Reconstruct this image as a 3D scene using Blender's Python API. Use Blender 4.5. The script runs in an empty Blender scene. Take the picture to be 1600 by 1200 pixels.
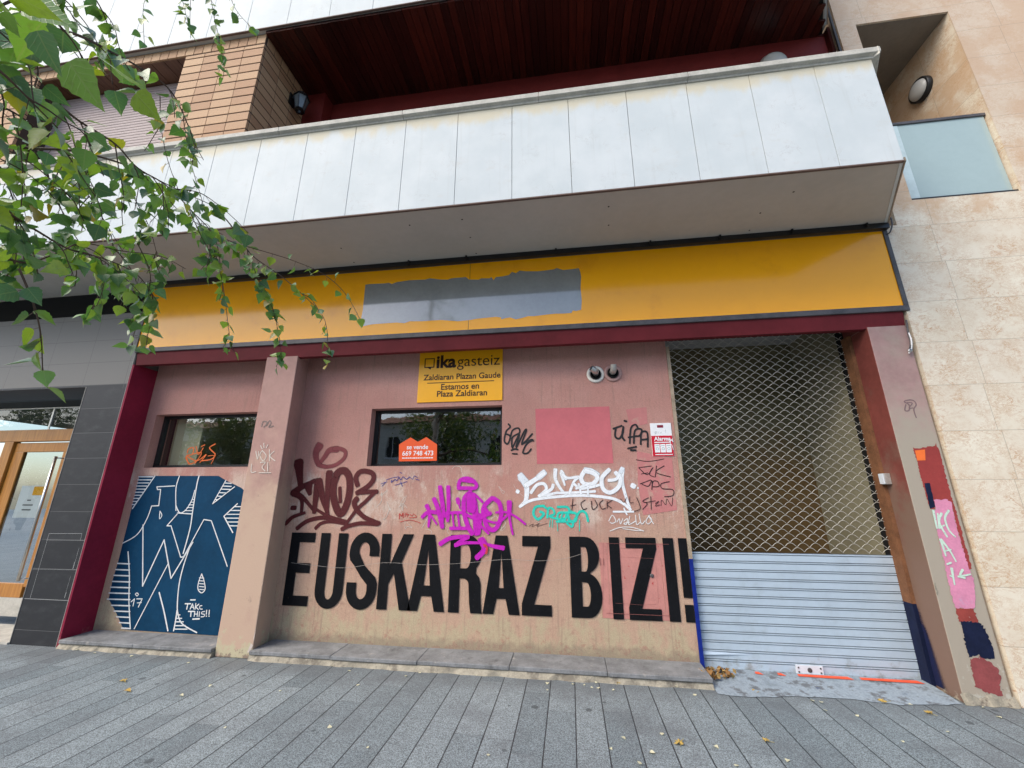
import bpy, bmesh, math, random
from mathutils import Vector, Matrix
R = math.radians
rnd = random.Random(7)
SC = bpy.context.scene
COL = SC.collection

# ------------------------------------------------------------------ camera
CAMH = 1.5
FPX = 622.9                                   # focal length in pixels of a 1600 px wide picture
YAW, PIT, ROL = R(8.0165), R(15.657), R(0.067)
_f = Vector((-math.sin(YAW) * math.cos(PIT), math.cos(YAW) * math.cos(PIT), math.sin(PIT)))
_r = Vector((math.cos(YAW), math.sin(YAW), 0))
_u = _r.cross(_f)
CR = _r * math.cos(ROL) + _u * math.sin(ROL)
CU = -_r * math.sin(ROL) + _u * math.cos(ROL)
CF = _f
CAM = Vector((0, 0, CAMH))
cd = bpy.data.cameras.new('camera')
cd.sensor_width = 36
cd.lens = FPX / 1600 * 36
cd.clip_start = 0.05
cd.clip_end = 500
cam = bpy.data.objects.new('camera', cd)
COL.objects.link(cam)
cam.matrix_world = Matrix(((CR.x, CU.x, -CF.x, 0), (CR.y, CU.y, -CF.y, 0), (CR.z, CU.z, -CF.z, CAMH), (0, 0, 0, 1)))
SC.camera = cam

# ------------------------------------------------------------------ light
SUN_EL, SUN_AZ = R(44), R(230)                # azimuth clockwise from +Y: behind the camera, to its left
W_ = bpy.data.worlds.new('World')
SC.world = W_
W_.use_nodes = True
wn = W_.node_tree
sky = wn.nodes.new('ShaderNodeTexSky')
sky.sky_type = 'NISHITA'
sky.sun_disc = False
sky.sun_elevation = SUN_EL
sky.sun_rotation = SUN_AZ
sky.air_density = 1.0
sky.dust_density = 2.0
wn.links.new(sky.outputs[0], wn.nodes['Background'].inputs['Color'])
wn.nodes['Background'].inputs['Strength'].default_value = 0.125
sl = bpy.data.lights.new('sun', 'SUN')
sl.energy = 1.5
sl.angle = R(38)
sl.color = (1.0, 0.93, 0.82)
so = bpy.data.objects.new('sun', sl)
COL.objects.link(so)
_d = Vector((math.sin(SUN_AZ) * math.cos(SUN_EL), math.cos(SUN_AZ) * math.cos(SUN_EL), math.sin(SUN_EL)))
so.rotation_euler = _d.to_track_quat('Z', 'Y').to_euler()
so.location = (0, -5, 20)
SC.view_settings.view_transform = 'Standard'
SC.view_settings.look = 'None'
SC.view_settings.gamma = 1
SC.view_settings.exposure = 1.2
SC.cycles.max_bounces = 8

# ------------------------------------------------------------------ photo pixel -> point on a real plane
def ray(px, py):
    return CR * ((px - 800) / FPX) - CU * ((py - 600) / FPX) + CF
def P(px, py, Y):
    d = ray(px, py); return CAM + d * (Y / d.y)
def G(px, py, Z=0.0):
    d = ray(px, py); return CAM + d * ((Z - CAMH) / d.z)
def D(px, py, t):
    return CAM + ray(px, py) * t

# ------------------------------------------------------------------ materials
def mat(name):
    m = bpy.data.materials.new(name); m.use_nodes = True
    return m, m.node_tree, m.node_tree.nodes['Principled BSDF']
def nd(nt, typ, ins=None, **props):
    n = nt.nodes.new('ShaderNode' + typ)
    for k, v in props.items(): setattr(n, k, v)
    for k, v in (ins or {}).items():
        if isinstance(v, bpy.types.NodeSocket): nt.links.new(v, n.inputs[k])
        else: n.inputs[k].default_value = v
    return n
def c4(c): return (c[0], c[1], c[2], 1)
def pos(nt): return nd(nt, 'NewGeometry').outputs['Position']
def sxyz(nt, v):
    s = nd(nt, 'SeparateXYZ', {0: v}); return s.outputs
def mth(nt, op, a, b=0.0, c=None):
    n = nd(nt, 'Math', {0: a, 1: b}, operation=op)
    if c is not None:
        if isinstance(c, bpy.types.NodeSocket): nt.links.new(c, n.inputs[2])
        else: n.inputs[2].default_value = c
    return n.outputs[0]
def mixc(nt, f, a, b, mode='MIX'):
    n = nd(nt, 'MixRGB', blend_type=mode)
    for k, v in ((0, f), (1, a), (2, b)):
        if isinstance(v, bpy.types.NodeSocket): nt.links.new(v, n.inputs[k])
        else: n.inputs[k].default_value = v if k == 0 else c4(v)
    return n.outputs[0]
def noise(nt, v, scale, detail=4, rough=0.6, dist=0.0):
    return nd(nt, 'TexNoise', {'Vector': v, 'Scale': scale, 'Detail': detail, 'Roughness': rough, 'Distortion': dist}).outputs['Fac']
def sstep(nt, v, a, b):
    n = nd(nt, 'MapRange', {'Value': v, 'From Min': a, 'From Max': b}, interpolation_type='SMOOTHSTEP', clamp=True)
    return n.outputs[0]
def vmap(nt, v, sc=(1, 1, 1), rot=(0, 0, 0), loc=(0, 0, 0)):
    return nd(nt, 'Mapping', {'Vector': v, 'Scale': sc, 'Rotation': rot, 'Location': loc}).outputs[0]
def bump(nt, bs, h, strength=0.3, dist=0.01):
    b = nd(nt, 'Bump', {'Height': h, 'Strength': strength, 'Distance': dist})
    nt.links.new(b.outputs[0], bs.inputs['Normal'])

def paint(name, col, rough=0.7, var=0.12, scale=3.0, bstr=0.15, bscale=60, spec=0.3, metal=0.0, stains=()):
    """weathered surface: colour varied by two noises, fine bump, optional stains (colour, noise scale, lo, hi, z0, z1)"""
    m, nt, b = mat(name)
    p = pos(nt)
    n1 = noise(nt, p, scale, 5, 0.65)
    n2 = noise(nt, p, scale * 9, 3, 0.6)
    f = mth(nt, 'ADD', mth(nt, 'MULTIPLY', n1, 0.7), mth(nt, 'MULTIPLY', n2, 0.3))
    c = mixc(nt, sstep(nt, f, 0.3, 0.7), [x * (1 - var) for x in col], [min(1, x * (1 + var)) for x in col])
    for (sc, nsc, lo, hi, z0, z1) in stains:
        z = sxyz(nt, p)[2]
        g = mth(nt, 'DIVIDE', mth(nt, 'SUBTRACT', z, z0), z1 - z0)       # 1 at z1, 0 at z0
        k = mth(nt, 'ADD', noise(nt, p, nsc, 6, 0.7), mth(nt, 'MULTIPLY', nd(nt, 'Clamp', {0: g}).outputs[0], 0.5))
        c = mixc(nt, sstep(nt, k, lo, hi), c, sc)
    nt.links.new(c, b.inputs['Base Color'])
    b.inputs['Roughness'].default_value = rough
    b.inputs['Specular IOR Level'].default_value = spec
    b.inputs['Metallic'].default_value = metal
    if bstr:
        bump(nt, b, noise(nt, p, bscale, 4, 0.6), bstr, 0.004)
    return m

def spray(name, col, soft=0.5, rough=0.6):
    """spray paint or marker: opaque in the middle of the stroke, thinning at its edge (attribute 'edge')"""
    m, nt, b = mat(name)
    p = pos(nt)
    e = nd(nt, 'Attribute', attribute_name='edge').outputs['Fac']
    g = noise(nt, p, 160, 2, 0.6)
    a = sstep(nt, mth(nt, 'ADD', e, mth(nt, 'MULTIPLY', mth(nt, 'SUBTRACT', g, 0.5), 0.7)), 0.12, 0.12 + soft)
    a = mth(nt, 'MULTIPLY', a, mth(nt, 'ADD', 0.25, mth(nt, 'MULTIPLY', 0.75, sstep(nt, noise(nt, p, 75, 5, 0.75), 0.30, 0.42))))
    c = mixc(nt, noise(nt, p, 25, 3), [x * 0.75 for x in col], [min(1, x * 1.2) for x in col])
    nt.links.new(c, b.inputs['Base Color'])
    b.inputs['Roughness'].default_value = rough
    b.inputs['Specular IOR Level'].default_value = 0.25
    nt.links.new(a, b.inputs['Alpha'])
    return m

def wall_mat():
    m, nt, b = mat('pink_wall_paint')
    p = pos(nt)
    z = sxyz(nt, p)[2]
    n1 = noise(nt, p, 1.6, 6, 0.65)
    n2 = noise(nt, p, 22, 4, 0.6)
    c = mixc(nt, sstep(nt, n1, 0.3, 0.7), (0.46, 0.225, 0.185), (0.50, 0.27, 0.225))
    n0 = noise(nt, vmap(nt, p, (1, 1, 1.3)), 0.9, 3, 0.5)
    c = mixc(nt, mth(nt, 'MULTIPLY', sstep(nt, n0, 0.42, 0.62), 0.5), c, (0.40, 0.20, 0.17))
    # sun-bleached, dusty lower half with tan undercoat
    h = mth(nt, 'ADD', mth(nt, 'MULTIPLY', z, -0.42), mth(nt, 'ADD', mth(nt, 'MULTIPLY', n1, 0.9), 0.62))
    c = mixc(nt, mth(nt, 'MULTIPLY', sstep(nt, h, 0.15, 0.95), 0.9), c, (0.49, 0.335, 0.235))
    # flaking near the ground: greenish cream mortar
    n3 = noise(nt, vmap(nt, p, (1, 1, 0.6)), 7, 8, 0.7)
    k = mth(nt, 'ADD', n3, mth(nt, 'MULTIPLY', mth(nt, 'SUBTRACT', 0.42, z), 0.55))
    c = mixc(nt, mth(nt, 'MULTIPLY', sstep(nt, k, 0.48, 0.66), 0.8), c, (0.45, 0.385, 0.25))
    k2 = mth(nt, 'ADD', noise(nt, p, 14, 6, 0.7), mth(nt, 'MULTIPLY', mth(nt, 'SUBTRACT', 0.30, z), 0.5))
    c = mixc(nt, mth(nt, 'MULTIPLY', sstep(nt, k2, 0.62, 0.70), 0.6), c, (0.40, 0.19, 0.14))
    kg = mth(nt, 'SUBTRACT', mth(nt, 'ADD', 0.17, mth(nt, 'MULTIPLY', mth(nt, 'SUBTRACT', noise(nt, p, 11, 5, .7), 0.5), 0.22)), z)
    c = mixc(nt, mth(nt, 'MULTIPLY', sstep(nt, kg, -0.02, 0.07), 0.55), c, (0.20, 0.165, 0.125))
    # scrubbed pale blotches where older tags were washed off
    k3 = noise(nt, vmap(nt, p, (1, 1, 0.5)), 3.2, 7, 0.72)
    band = mth(nt, 'MULTIPLY', sstep(nt, z, 1.1, 1.3), mth(nt, 'SUBTRACT', 1.0, sstep(nt, z, 1.65, 1.9)))
    c = mixc(nt, mth(nt, 'MULTIPLY', mth(nt, 'MULTIPLY', sstep(nt, k3, 0.47, 0.60), band), 0.75), c, (0.60, 0.49, 0.41))
    n5 = noise(nt, p, 130, 3, 0.7)
    c = mixc(nt, 1.0, c, mixc(nt, sstep(nt, n5, 0.3, 0.7), (0.86, 0.85, 0.84), (1.1, 1.1, 1.1)), 'MULTIPLY')
    # fine vertical run-off marks and speckle
    n4 = noise(nt, vmap(nt, p, (14, 14, 0.7)), 3, 4, 0.6)
    c = mixc(nt, mth(nt, 'MULTIPLY', sstep(nt, n4, 0.52, 0.74), 0.5), c, (0.28, 0.18, 0.14))
    c = mixc(nt, mth(nt, 'MULTIPLY', sstep(nt, n2, 0.56, 0.74), 0.5), c, (0.34, 0.19, 0.145))
    nt.links.new(c, b.inputs['Base Color'])
    b.inputs['Roughness'].default_value = 0.75
    b.inputs['Specular IOR Level'].default_value = 0.25
    bump(nt, b, mth(nt, 'ADD', noise(nt, p, 70, 5, 0.75), mth(nt, 'MULTIPLY', n3, 0.8)), 0.6, 0.008)
    return m

def pave_mat():
    m, nt, b = mat('granite_paving')
    p = pos(nt)
    s = sxyz(nt, p)
    u = mth(nt, 'DIVIDE', mth(nt, 'ADD', s[0], 0.018), 0.1982)
    row = mth(nt, 'FLOOR', u)
    fu = mth(nt, 'SUBTRACT', u, row)
    off = nd(nt, 'TexWhiteNoise', {'W': row}, noise_dimensions='1D').outputs['Value']
    v = mth(nt, 'ADD', mth(nt, 'DIVIDE', s[1], 0.78), mth(nt, 'MULTIPLY', off, 3.7))
    cell = mth(nt, 'FLOOR', v)
    fv = mth(nt, 'SUBTRACT', v, cell)
    idv = nd(nt, 'CombineXYZ', {0: row, 1: cell, 2: 0.0}).outputs[0]
    wn_ = nd(nt, 'TexWhiteNoise', {'Vector': idv}, noise_dimensions='3D').outputs['Value']
    ju = mth(nt, 'MULTIPLY', mth(nt, 'MINIMUM', fu, mth(nt, 'SUBTRACT', 1.0, fu)), 0.1982)
    jv = mth(nt, 'MULTIPLY', mth(nt, 'MINIMUM', fv, mth(nt, 'SUBTRACT', 1.0, fv)), 0.78)
    wob = mth(nt, 'MULTIPLY', mth(nt, 'SUBTRACT', noise(nt, p, 30, 2), 0.5), 0.0022)
    mu = sstep(nt, mth(nt, 'ADD', ju, wob), 0.0018, 0.0055)
    mv = sstep(nt, mth(nt, 'ADD', jv, wob), 0.0004, 0.002)
    jm = mth(nt, 'MULTIPLY', mu, mth(nt, 'ADD', mth(nt, 'MULTIPLY', mv, 0.65), 0.35))
    base = mixc(nt, wn_, (0.165, 0.198, 0.212), (0.235, 0.272, 0.285))
    gr = nd(nt, 'TexVoronoi', {'Vector': p, 'Scale': 230.0}).outputs['Color']
    grv = sxyz(nt, gr)[0]
    gr2 = noise(nt, p, 330, 2, 0.7)
    c = mixc(nt, sstep(nt, mth(nt, 'ADD', mth(nt, 'MULTIPLY', grv, 0.5), mth(nt, 'MULTIPLY', gr2, 0.5)), 0.3, 0.75),
             (0.5, 0.5, 0.5), (1.5, 1.5, 1.5))
    c = mixc(nt, 1.0, base, c, 'MULTIPLY')
    dirt = noise(nt, p, 1.7, 6, 0.65)
    c = mixc(nt, mth(nt, 'MULTIPLY', sstep(nt, dirt, 0.45, 0.7), 0.6), c, (0.11, 0.12, 0.13))
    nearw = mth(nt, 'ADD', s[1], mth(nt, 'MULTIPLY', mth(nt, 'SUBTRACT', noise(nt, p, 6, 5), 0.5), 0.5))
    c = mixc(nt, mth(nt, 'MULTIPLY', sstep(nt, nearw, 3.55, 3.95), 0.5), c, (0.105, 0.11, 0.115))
    sp = nd(nt, 'TexVoronoi', {'Vector': p, 'Scale': 4.3}, feature='F1')
    rr = mth(nt, 'MULTIPLY', sxyz(nt, sp.outputs['Color'])[1], 0.13)
    spot = mth(nt, 'SUBTRACT', 1.0, sstep(nt, mth(nt, 'SUBTRACT', mth(nt, 'ADD', sp.outputs['Distance'],
               mth(nt, 'MULTIPLY', noise(nt, p, 40, 2), 0.03)), rr), 0.0, 0.02))
    c = mixc(nt, mth(nt, 'MULTIPLY', spot, 0.75), c, (0.055, 0.062, 0.068))
    c = mixc(nt, jm, (0.03, 0.032, 0.035), c)
    nt.links.new(c, b.inputs['Base Color'])
    b.inputs['Roughness'].default_value = 0.62
    b.inputs['Specular IOR Level'].default_value = 0.35
    h = mth(nt, 'ADD', mth(nt, 'MULTIPLY', jm, 1.0), mth(nt, 'MULTIPLY', gr2, 0.12))
    bump(nt, b, h, 0.6, 0.004)
    return m

def stone_mat():
    m, nt, b = mat('veined_limestone')
    p = pos(nt)
    s = sxyz(nt, p)
    xx = mth(nt, 'ADD', s[0], s[1])
    vz = mth(nt, 'DIVIDE', mth(nt, 'ADD', s[2], 0.017), 0.4132)
    row = mth(nt, 'FLOOR', vz)
    fz = mth(nt, 'SUBTRACT', vz, row)
    par = mth(nt, 'MODULO', mth(nt, 'ADD', row, 20.0), 2.0)
    vx = mth(nt, 'ADD', mth(nt, 'DIVIDE', mth(nt, 'ADD', xx, 0.15), 1.3), mth(nt, 'MULTIPLY', par, 0.02))
    cx = mth(nt, 'FLOOR', vx)
    fx = mth(nt, 'SUBTRACT', vx, cx)
    jz = mth(nt, 'MULTIPLY', mth(nt, 'MINIMUM', fz, mth(nt, 'SUBTRACT', 1.0, fz)), 0.4132)
    jx = mth(nt, 'MULTIPLY', mth(nt, 'MINIMUM', fx, mth(nt, 'SUBTRACT', 1.0, fx)), 1.3)
    jm = sstep(nt, mth(nt, 'MINIMUM', jz, jx), 0.001, 0.0032)
    idv = nd(nt, 'CombineXYZ', {0: cx, 1: row, 2: 0.0}).outputs[0]
    w = nd(nt, 'TexWhiteNoise', {'Vector': idv}, noise_dimensions='3D')
    pv = nd(nt, 'VectorMath', {0: p, 1: nd(nt, 'VectorMath', {0: w.outputs['Color'], 1: (7, 7, 7)}, operation='MULTIPLY').outputs[0]}, operation='ADD').outputs[0]
    n1 = noise(nt, pv, 2.2, 5, 0.6)
    c = mixc(nt, sstep(nt, n1, 0.3, 0.7), (0.66, 0.58, 0.45), (0.75, 0.69, 0.56))
    c = mixc(nt, mth(nt, 'MULTIPLY', w.outputs['Value'], 0.3), c, (0.64, 0.54, 0.44))
    # veins: thin lines where distorted noise crosses its middle
    for sc, th, col, k in ((6.5, 0.024, (0.44, 0.20, 0.07), 0.8), (13, 0.026, (0.46, 0.25, 0.11), 0.7), (3.2, 0.010, (0.50, 0.26, 0.10), 0.5), (24, 0.045, (0.46, 0.27, 0.13), 0.6), (38, 0.06, (0.50, 0.33, 0.19), 0.45)):
        nn = noise(nt, vmap(nt, pv, (1, 1, 1.7)), sc, 7, 0.72, 0.8)
        ln = mth(nt, 'ABSOLUTE', mth(nt, 'SUBTRACT', nn, 0.5))
        msk = sstep(nt, noise(nt, pv, 3.1 + sc * 0.1, 3), 0.44, 0.62)
        f = mth(nt, 'MULTIPLY', mth(nt, 'SUBTRACT', 1.0, sstep(nt, ln, 0.0, th)), mth(nt, 'MULTIPLY', msk, k))
        c = mixc(nt, f, c, col)
    # orange-brown water stain under the glass balcony and higher up
    st = mth(nt, 'ADD', noise(nt, p, 2.6, 6, 0.65), mth(nt, 'MULTIPLY', sstep(nt, s[2], 3.75, 4.4), 0.20))
    c = mixc(nt, mth(nt, 'MULTIPLY', sstep(nt, st, 0.60, 0.78), 0.6), c, (0.52, 0.31, 0.16))
    c = mixc(nt, mth(nt, 'MULTIPLY', mth(nt, 'MULTIPLY', sstep(nt, s[2], 4.6, 5.6), mth(nt, 'LESS_THAN', s[1], 3.97)), 0.55), c, (0.50, 0.36, 0.25))  # tan put on the front face only, so shaded loggia walls look equally bright
    c = mixc(nt, mth(nt, 'MULTIPLY', mth(nt, 'SUBTRACT', 1.0, jm), 0.7), c, (0.32, 0.25, 0.18))
    nt.links.new(c, b.inputs['Base Color'])
    b.inputs['Roughness'].default_value = 0.55
    bump(nt, b, mth(nt, 'ADD', jm, mth(nt, 'MULTIPLY', noise(nt, p, 90, 3), 0.15)), 0.3, 0.003)
    return m

def marble_mat():
    m, nt, b = mat('white_marble_cladding')
    p = pos(nt)
    s = sxyz(nt, p)
    n1 = noise(nt, p, 2.4, 6, 0.6)
    c = mixc(nt, sstep(nt, n1, 0.3, 0.75), (0.50, 0.54, 0.55), (0.575, 0.605, 0.61))
    nn = noise(nt, vmap(nt, p, (1, 1, 1), (0, R(35), 0)), 3.5, 8, 0.7, 1.2)
    ln = mth(nt, 'SUBTRACT', 1.0, sstep(nt, mth(nt, 'ABSOLUTE', mth(nt, 'SUBTRACT', nn, 0.5)), 0.0, 0.012))
    msk = sstep(nt, noise(nt, p, 4.5, 2), 0.52, 0.66)
    c = mixc(nt, mth(nt, 'MULTIPLY', mth(nt, 'MULTIPLY', ln, msk), 0.55), c, (0.38, 0.37, 0.36))
    bl = noise(nt, vmap(nt, p, (1, 1, 1.5)), 5, 7, 0.7)
    c = mixc(nt, mth(nt, 'MULTIPLY', sstep(nt, bl, 0.56, 0.72), 0.45), c, (0.50, 0.50, 0.48))
    pid = mth(nt, 'FLOOR', mth(nt, 'DIVIDE', mth(nt, 'ADD', s[0], 0.434), 0.5525))
    tone = nd(nt, 'TexWhiteNoise', {'W': pid}, noise_dimensions='1D').outputs['Value']
    c = mixc(nt, mth(nt, 'MULTIPLY', tone, 0.16), c, (0.50, 0.55, 0.55))
    stv = noise(nt, vmap(nt, p, (9, 9, 0.35)), 2.5, 5, 0.65)
    c = mixc(nt, mth(nt, 'MULTIPLY', sstep(nt, stv, 0.54, 0.78), 0.30), c, (0.42, 0.43, 0.41))
    for zt in (5.25, 9.0):
        g = mth(nt, 'SUBTRACT', zt, s[2])
        k = mth(nt, 'SUBTRACT', mth(nt, 'ADD', 0.10, mth(nt, 'MULTIPLY', mth(nt, 'SUBTRACT', noise(nt, vmap(nt, p, (1, 1, 0.4)), 6, 4), 0.42), 0.35)), g)
        up = mth(nt, 'MULTIPLY', sstep(nt, k, -0.05, 0.08), mth(nt, 'GREATER_THAN', g, -0.3))
        c = mixc(nt, mth(nt, 'MULTIPLY', up, 0.6), c, (0.58, 0.48, 0.28))
    nt.links.new(c, b.inputs['Base Color'])
    b.inputs['Roughness'].default_value = 0.62
    b.inputs['Specular IOR Level'].default_value = 0.2
    return m

def brick_mat():
    m, nt, b = mat('tan_brick')
    g = nd(nt, 'NewGeometry')
    p = g.outputs['Position']
    w = g.outputs['Random Per Island']
    c = mixc(nt, w, (0.37, 0.205, 0.11), (0.49, 0.31, 0.175))
    c = mixc(nt, mth(nt, 'MULTIPLY', sstep(nt, noise(nt, p, 120, 3, 0.7), 0.55, 0.7), 0.6), c, (0.22, 0.11, 0.06))
    nt.links.new(c, b.inputs['Base Color'])
    b.inputs['Roughness'].default_value = 0.8
    bump(nt, b, noise(nt, p, 150, 3), 0.3, 0.003)
    return m

def wood_mat(name, c1, c2, axis, rough=0.35, island=False):
    m, nt, b = mat(name)
    g = nd(nt, 'NewGeometry')
    p = g.outputs['Position']
    sc = [9, 9, 9]; sc[axis] = 0.6
    n = noise(nt, vmap(nt, p, tuple(sc)), 4, 6, 0.65, 0.6)
    c = mixc(nt, sstep(nt, n, 0.3, 0.7), c1, c2)
    if island:
        c = mixc(nt, 1.0, c, mixc(nt, g.outputs['Random Per Island'], (0.45, 0.45, 0.45), (1.6, 1.5, 1.4)), 'MULTIPLY')
    nt.links.new(c, b.inputs['Base Color'])
    b.inputs['Roughness'].default_value = rough
    bump(nt, b, n, 0.15, 0.002)
    return m

def leaf_mat(name, cols, trans=0.25, rough=0.36, spec=0.7):
    m, nt, b = mat(name)
    g = nd(nt, 'NewGeometry')
    r = nd(nt, 'ValToRGB', {0: g.outputs['Random Per Island']})
    cr = r.color_ramp
    cr.interpolation = 'LINEAR'
    for i, (t, c) in enumerate(cols):
        e = cr.elements[i] if i < 2 else cr.elements.new(t)
        e.position = t; e.color = c4(c)
    p = g.outputs['Position']
    c = mixc(nt, mth(nt, 'MULTIPLY', sstep(nt, noise(nt, p, 90, 3), 0.5, 0.75), 0.35), r.outputs[0], (0.09, 0.10, 0.02))
    # pale midrib and side veins from the leaf's own coordinates
    uv = nd(nt, 'UVMap', uv_map='leaf').outputs[0]
    su = sxyz(nt, uv)
    ax = mth(nt, 'ABSOLUTE', su[0])
    mid = mth(nt, 'SUBTRACT', 1.0, sstep(nt, ax, 0.02, 0.07))
    sv = mth(nt, 'FRACT', mth(nt, 'MULTIPLY', mth(nt, 'SUBTRACT', su[1], mth(nt, 'MULTIPLY', ax, 0.28)), 7.0))
    side = mth(nt, 'MULTIPLY', mth(nt, 'SUBTRACT', 1.0, sstep(nt, mth(nt, 'ABSOLUTE', mth(nt, 'SUBTRACT', sv, 0.5)), 0.03, 0.12)), 0.45)
    c = mixc(nt, mth(nt, 'MULTIPLY', mth(nt, 'MAXIMUM', mid, side), 0.4), c, (0.22, 0.27, 0.12))
    nt.links.new(c, b.inputs['Base Color'])
    b.inputs['Roughness'].default_value = rough
    b.inputs['Specular IOR Level'].default_value = spec
    t = nd(nt, 'BsdfTranslucent')
    nt.links.new(mixc(nt, 1.0, c, (1.5, 1.7, 0.5), 'MULTIPLY'), t.inputs[0])
    mx = nd(nt, 'MixShader', {0: trans, 1: b.outputs[0], 2: t.outputs[0]})
    nt.links.new(mx.outputs[0], nt.nodes['Material Output'].inputs[0])
    bump(nt, b, mth(nt, 'ADD', mth(nt, 'MAXIMUM', mid, side), mth(nt, 'MULTIPLY', noise(nt, p, 120, 2), 0.5)), 0.25, 0.002)
    return m

def glass_mat(name, tint=(0.75, 0.8, 0.75), refl=0.10):
    m, nt, b = mat(name)
    nt.nodes.remove(b)
    fc = nd(nt, 'LayerWeight', {0: 0.5}).outputs['Facing']
    k = mth(nt, 'ADD', mth(nt, 'MULTIPLY', mth(nt, 'POWER', fc, 4.0), 0.9), refl)
    gl = nd(nt, 'BsdfGlossy', {'Roughness': 0.015})
    bm = nd(nt, 'Bump', {'Height': noise(nt, pos(nt), 3.0, 2), 'Strength': 0.06, 'Distance': 0.02})
    nt.links.new(bm.outputs[0], gl.inputs['Normal'])
    tr = nd(nt, 'BsdfTransparent', {0: c4(tint)})
    mx = nd(nt, 'MixShader', {0: nd(nt, 'Clamp', {0: k}).outputs[0], 1: tr.outputs[0], 2: gl.outputs[0]})
    nt.links.new(mx.outputs[0], nt.nodes['Material Output'].inputs[0])
    return m

M = {}
M['wall'] = wall_mat()
M['pave'] = pave_mat()
M['stone'] = stone_mat()
M['marble'] = marble_mat()
M['brick'] = brick_mat()
M['mortar'] = paint('dark_mortar', (0.07, 0.045, 0.035), 0.9)
M['crimson'] = paint('crimson_paint', (0.235, 0.016, 0.042), 0.6, 0.15, 3, 0.2, 40, 0.15, stains=(((0.33, 0.12, 0.12), 9, 0.95, 1.15, 0.7, 0.0),))
M['fascia_red'] = paint('maroon_paint', (0.13, 0.017, 0.021), 0.6, 0.2, 2, 0.1, 40, 0.15)
M['jamb'] = paint('brown_red_paint', (0.19, 0.05, 0.04), 0.55, 0.2, 3, 0.2, 40, 0.3,
                  stains=(((0.185, 0.115, 0.085), 2.5, 0.55, 0.85, 2.2, 0.7), ((0.34, 0.29, 0.22), 12, 1.0, 1.08, 0.5, 0.0)))
M['pier'] = paint('faded_pier_paint', (0.40, 0.235, 0.20), 0.7, 0.12, 2.2, 0.3, 60, 0.25,
                  stains=(((0.49, 0.345, 0.255), 2.6, 0.55, 0.95, 2.4, 0.8), ((0.47, 0.42, 0.28), 9, 0.86, 1.0, 0.6, 0.0), ((0.26, 0.20, 0.15), 16, 1.0, 1.06, 0.4, 0.0), ((0.27, 0.19, 0.15), 45, 0.69, 0.73, 0, 1e6), ((0.34, 0.24, 0.19), 7, 0.64, 0.72, 0, 1e6)))
M['right_pier'] = paint('grey_pink_pier_paint', (0.36, 0.225, 0.205), 0.65, 0.15, 2.2, 0.3, 60, 0.3,
                  stains=(((0.36, 0.31, 0.245), 1.6, 0.5, 0.85, 2.6, 1.5), ((0.46, 0.43, 0.36), 10, 0.90, 1.0, 0.6, 0.0),
                          ((0.17, 0.14, 0.11), 14, 1.02, 1.06, 0.4, 0.0)))
M['plaster'] = paint('balcony_soffit_plaster', (0.47, 0.435, 0.39), 0.85, 0.06, 1.5, 0.25, 90, 0.2,
                     stains=(((0.27, 0.24, 0.20), 3.2, 0.68, 0.85, 0, 1e6),))
M['coping'] = paint('grey_coping_stone', (0.44, 0.42, 0.37), 0.75, 0.2, 6, 0.3, 50)
M['coping_light'] = paint('pale_lock_plate', (0.62, 0.66, 0.70), 0.45, 0.05, 9, 0)
M['dripedge'] = paint('dark_drip_edge', (0.13, 0.085, 0.07), 0.7)
M['endface'] = paint('rusty_balcony_edge', (0.30, 0.24, 0.18), 0.7, 0.3, 9)
M['black'] = paint('black_metal', (0.012, 0.012, 0.013), 0.4, 0.2, 5, 0, 10, 0.4)
M['void'] = paint('dark_void', (0.01, 0.01, 0.01), 0.9, 0.1, 5, 0)
M['frame_grey'] = paint('grey_sign_frame', (0.075, 0.07, 0.072), 0.45, 0.35, 8, 0.1, 40, 0.4)
M['yellow'] = paint('yellow_enamel', (0.98, 0.415, 0.0005), 0.16, 0.02, 1.6, 0.03, 6, 0.42,
                    stains=(((0.55, 0.22, 0.005), 30, 0.71, 0.76, 0, 1e6), ((0.80, 0.31, 0.003), 1.8, 0.5, 0.8, 0, 1e6)))
M['greycoat'] = paint('grey_overpaint', (0.19, 0.20, 0.19), 0.2, 0.12, 3, 0.08, 8, 0.6)
for k_ in ('yellow', 'greycoat'):
    b_ = M[k_].node_tree.nodes['Principled BSDF']; b_.inputs['Coat Weight'].default_value = 0.12 if k_ == 'yellow' else 1.0; b_.inputs['Coat Roughness'].default_value = 0.06; b_.inputs['Coat IOR'].default_value = 1.5 if k_ == 'yellow' else 1.8
M['plaque'] = paint('amber_plaque', (0.90, 0.42, 0.010), 0.3, 0.03, 3, 0.0, 8, 0.4)
M['ink'] = paint('brown_black_ink', (0.035, 0.012, 0.006), 0.5, 0.2, 9, 0)
M['slogan'] = paint('black_slogan_paint', (0.006, 0.0065, 0.008), 0.7, 0.3, 6, 0.25, 60, 0.12,
                    stains=(((0.05, 0.05, 0.05), 35, 0.66, 0.74, 0, 1e6),))
b_ = M['slogan'].node_tree.nodes['Principled BSDF']; t_ = M['slogan'].node_tree
p_ = pos(t_)
sc_ = noise(t_, vmap(t_, p_, (1, 1, .25), (0, R(25), 0)), 60, 4, .7)
al_ = mth(t_, 'MULTIPLY', sstep(t_, noise(t_, p_, 55, 6, .75), .27, .36), mth(t_, 'SUBTRACT', 1.0, mth(t_, 'MULTIPLY', sstep(t_, sc_, .66, .74), .35)))
t_.links.new(al_, b_.inputs['Alpha'])
M['slate'] = None
M['wood_soffit'] = wood_mat('dark_varnished_boards', (0.020, 0.003, 0.0018), (0.055, 0.0085, 0.004), 1, 0.32, True)
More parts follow.
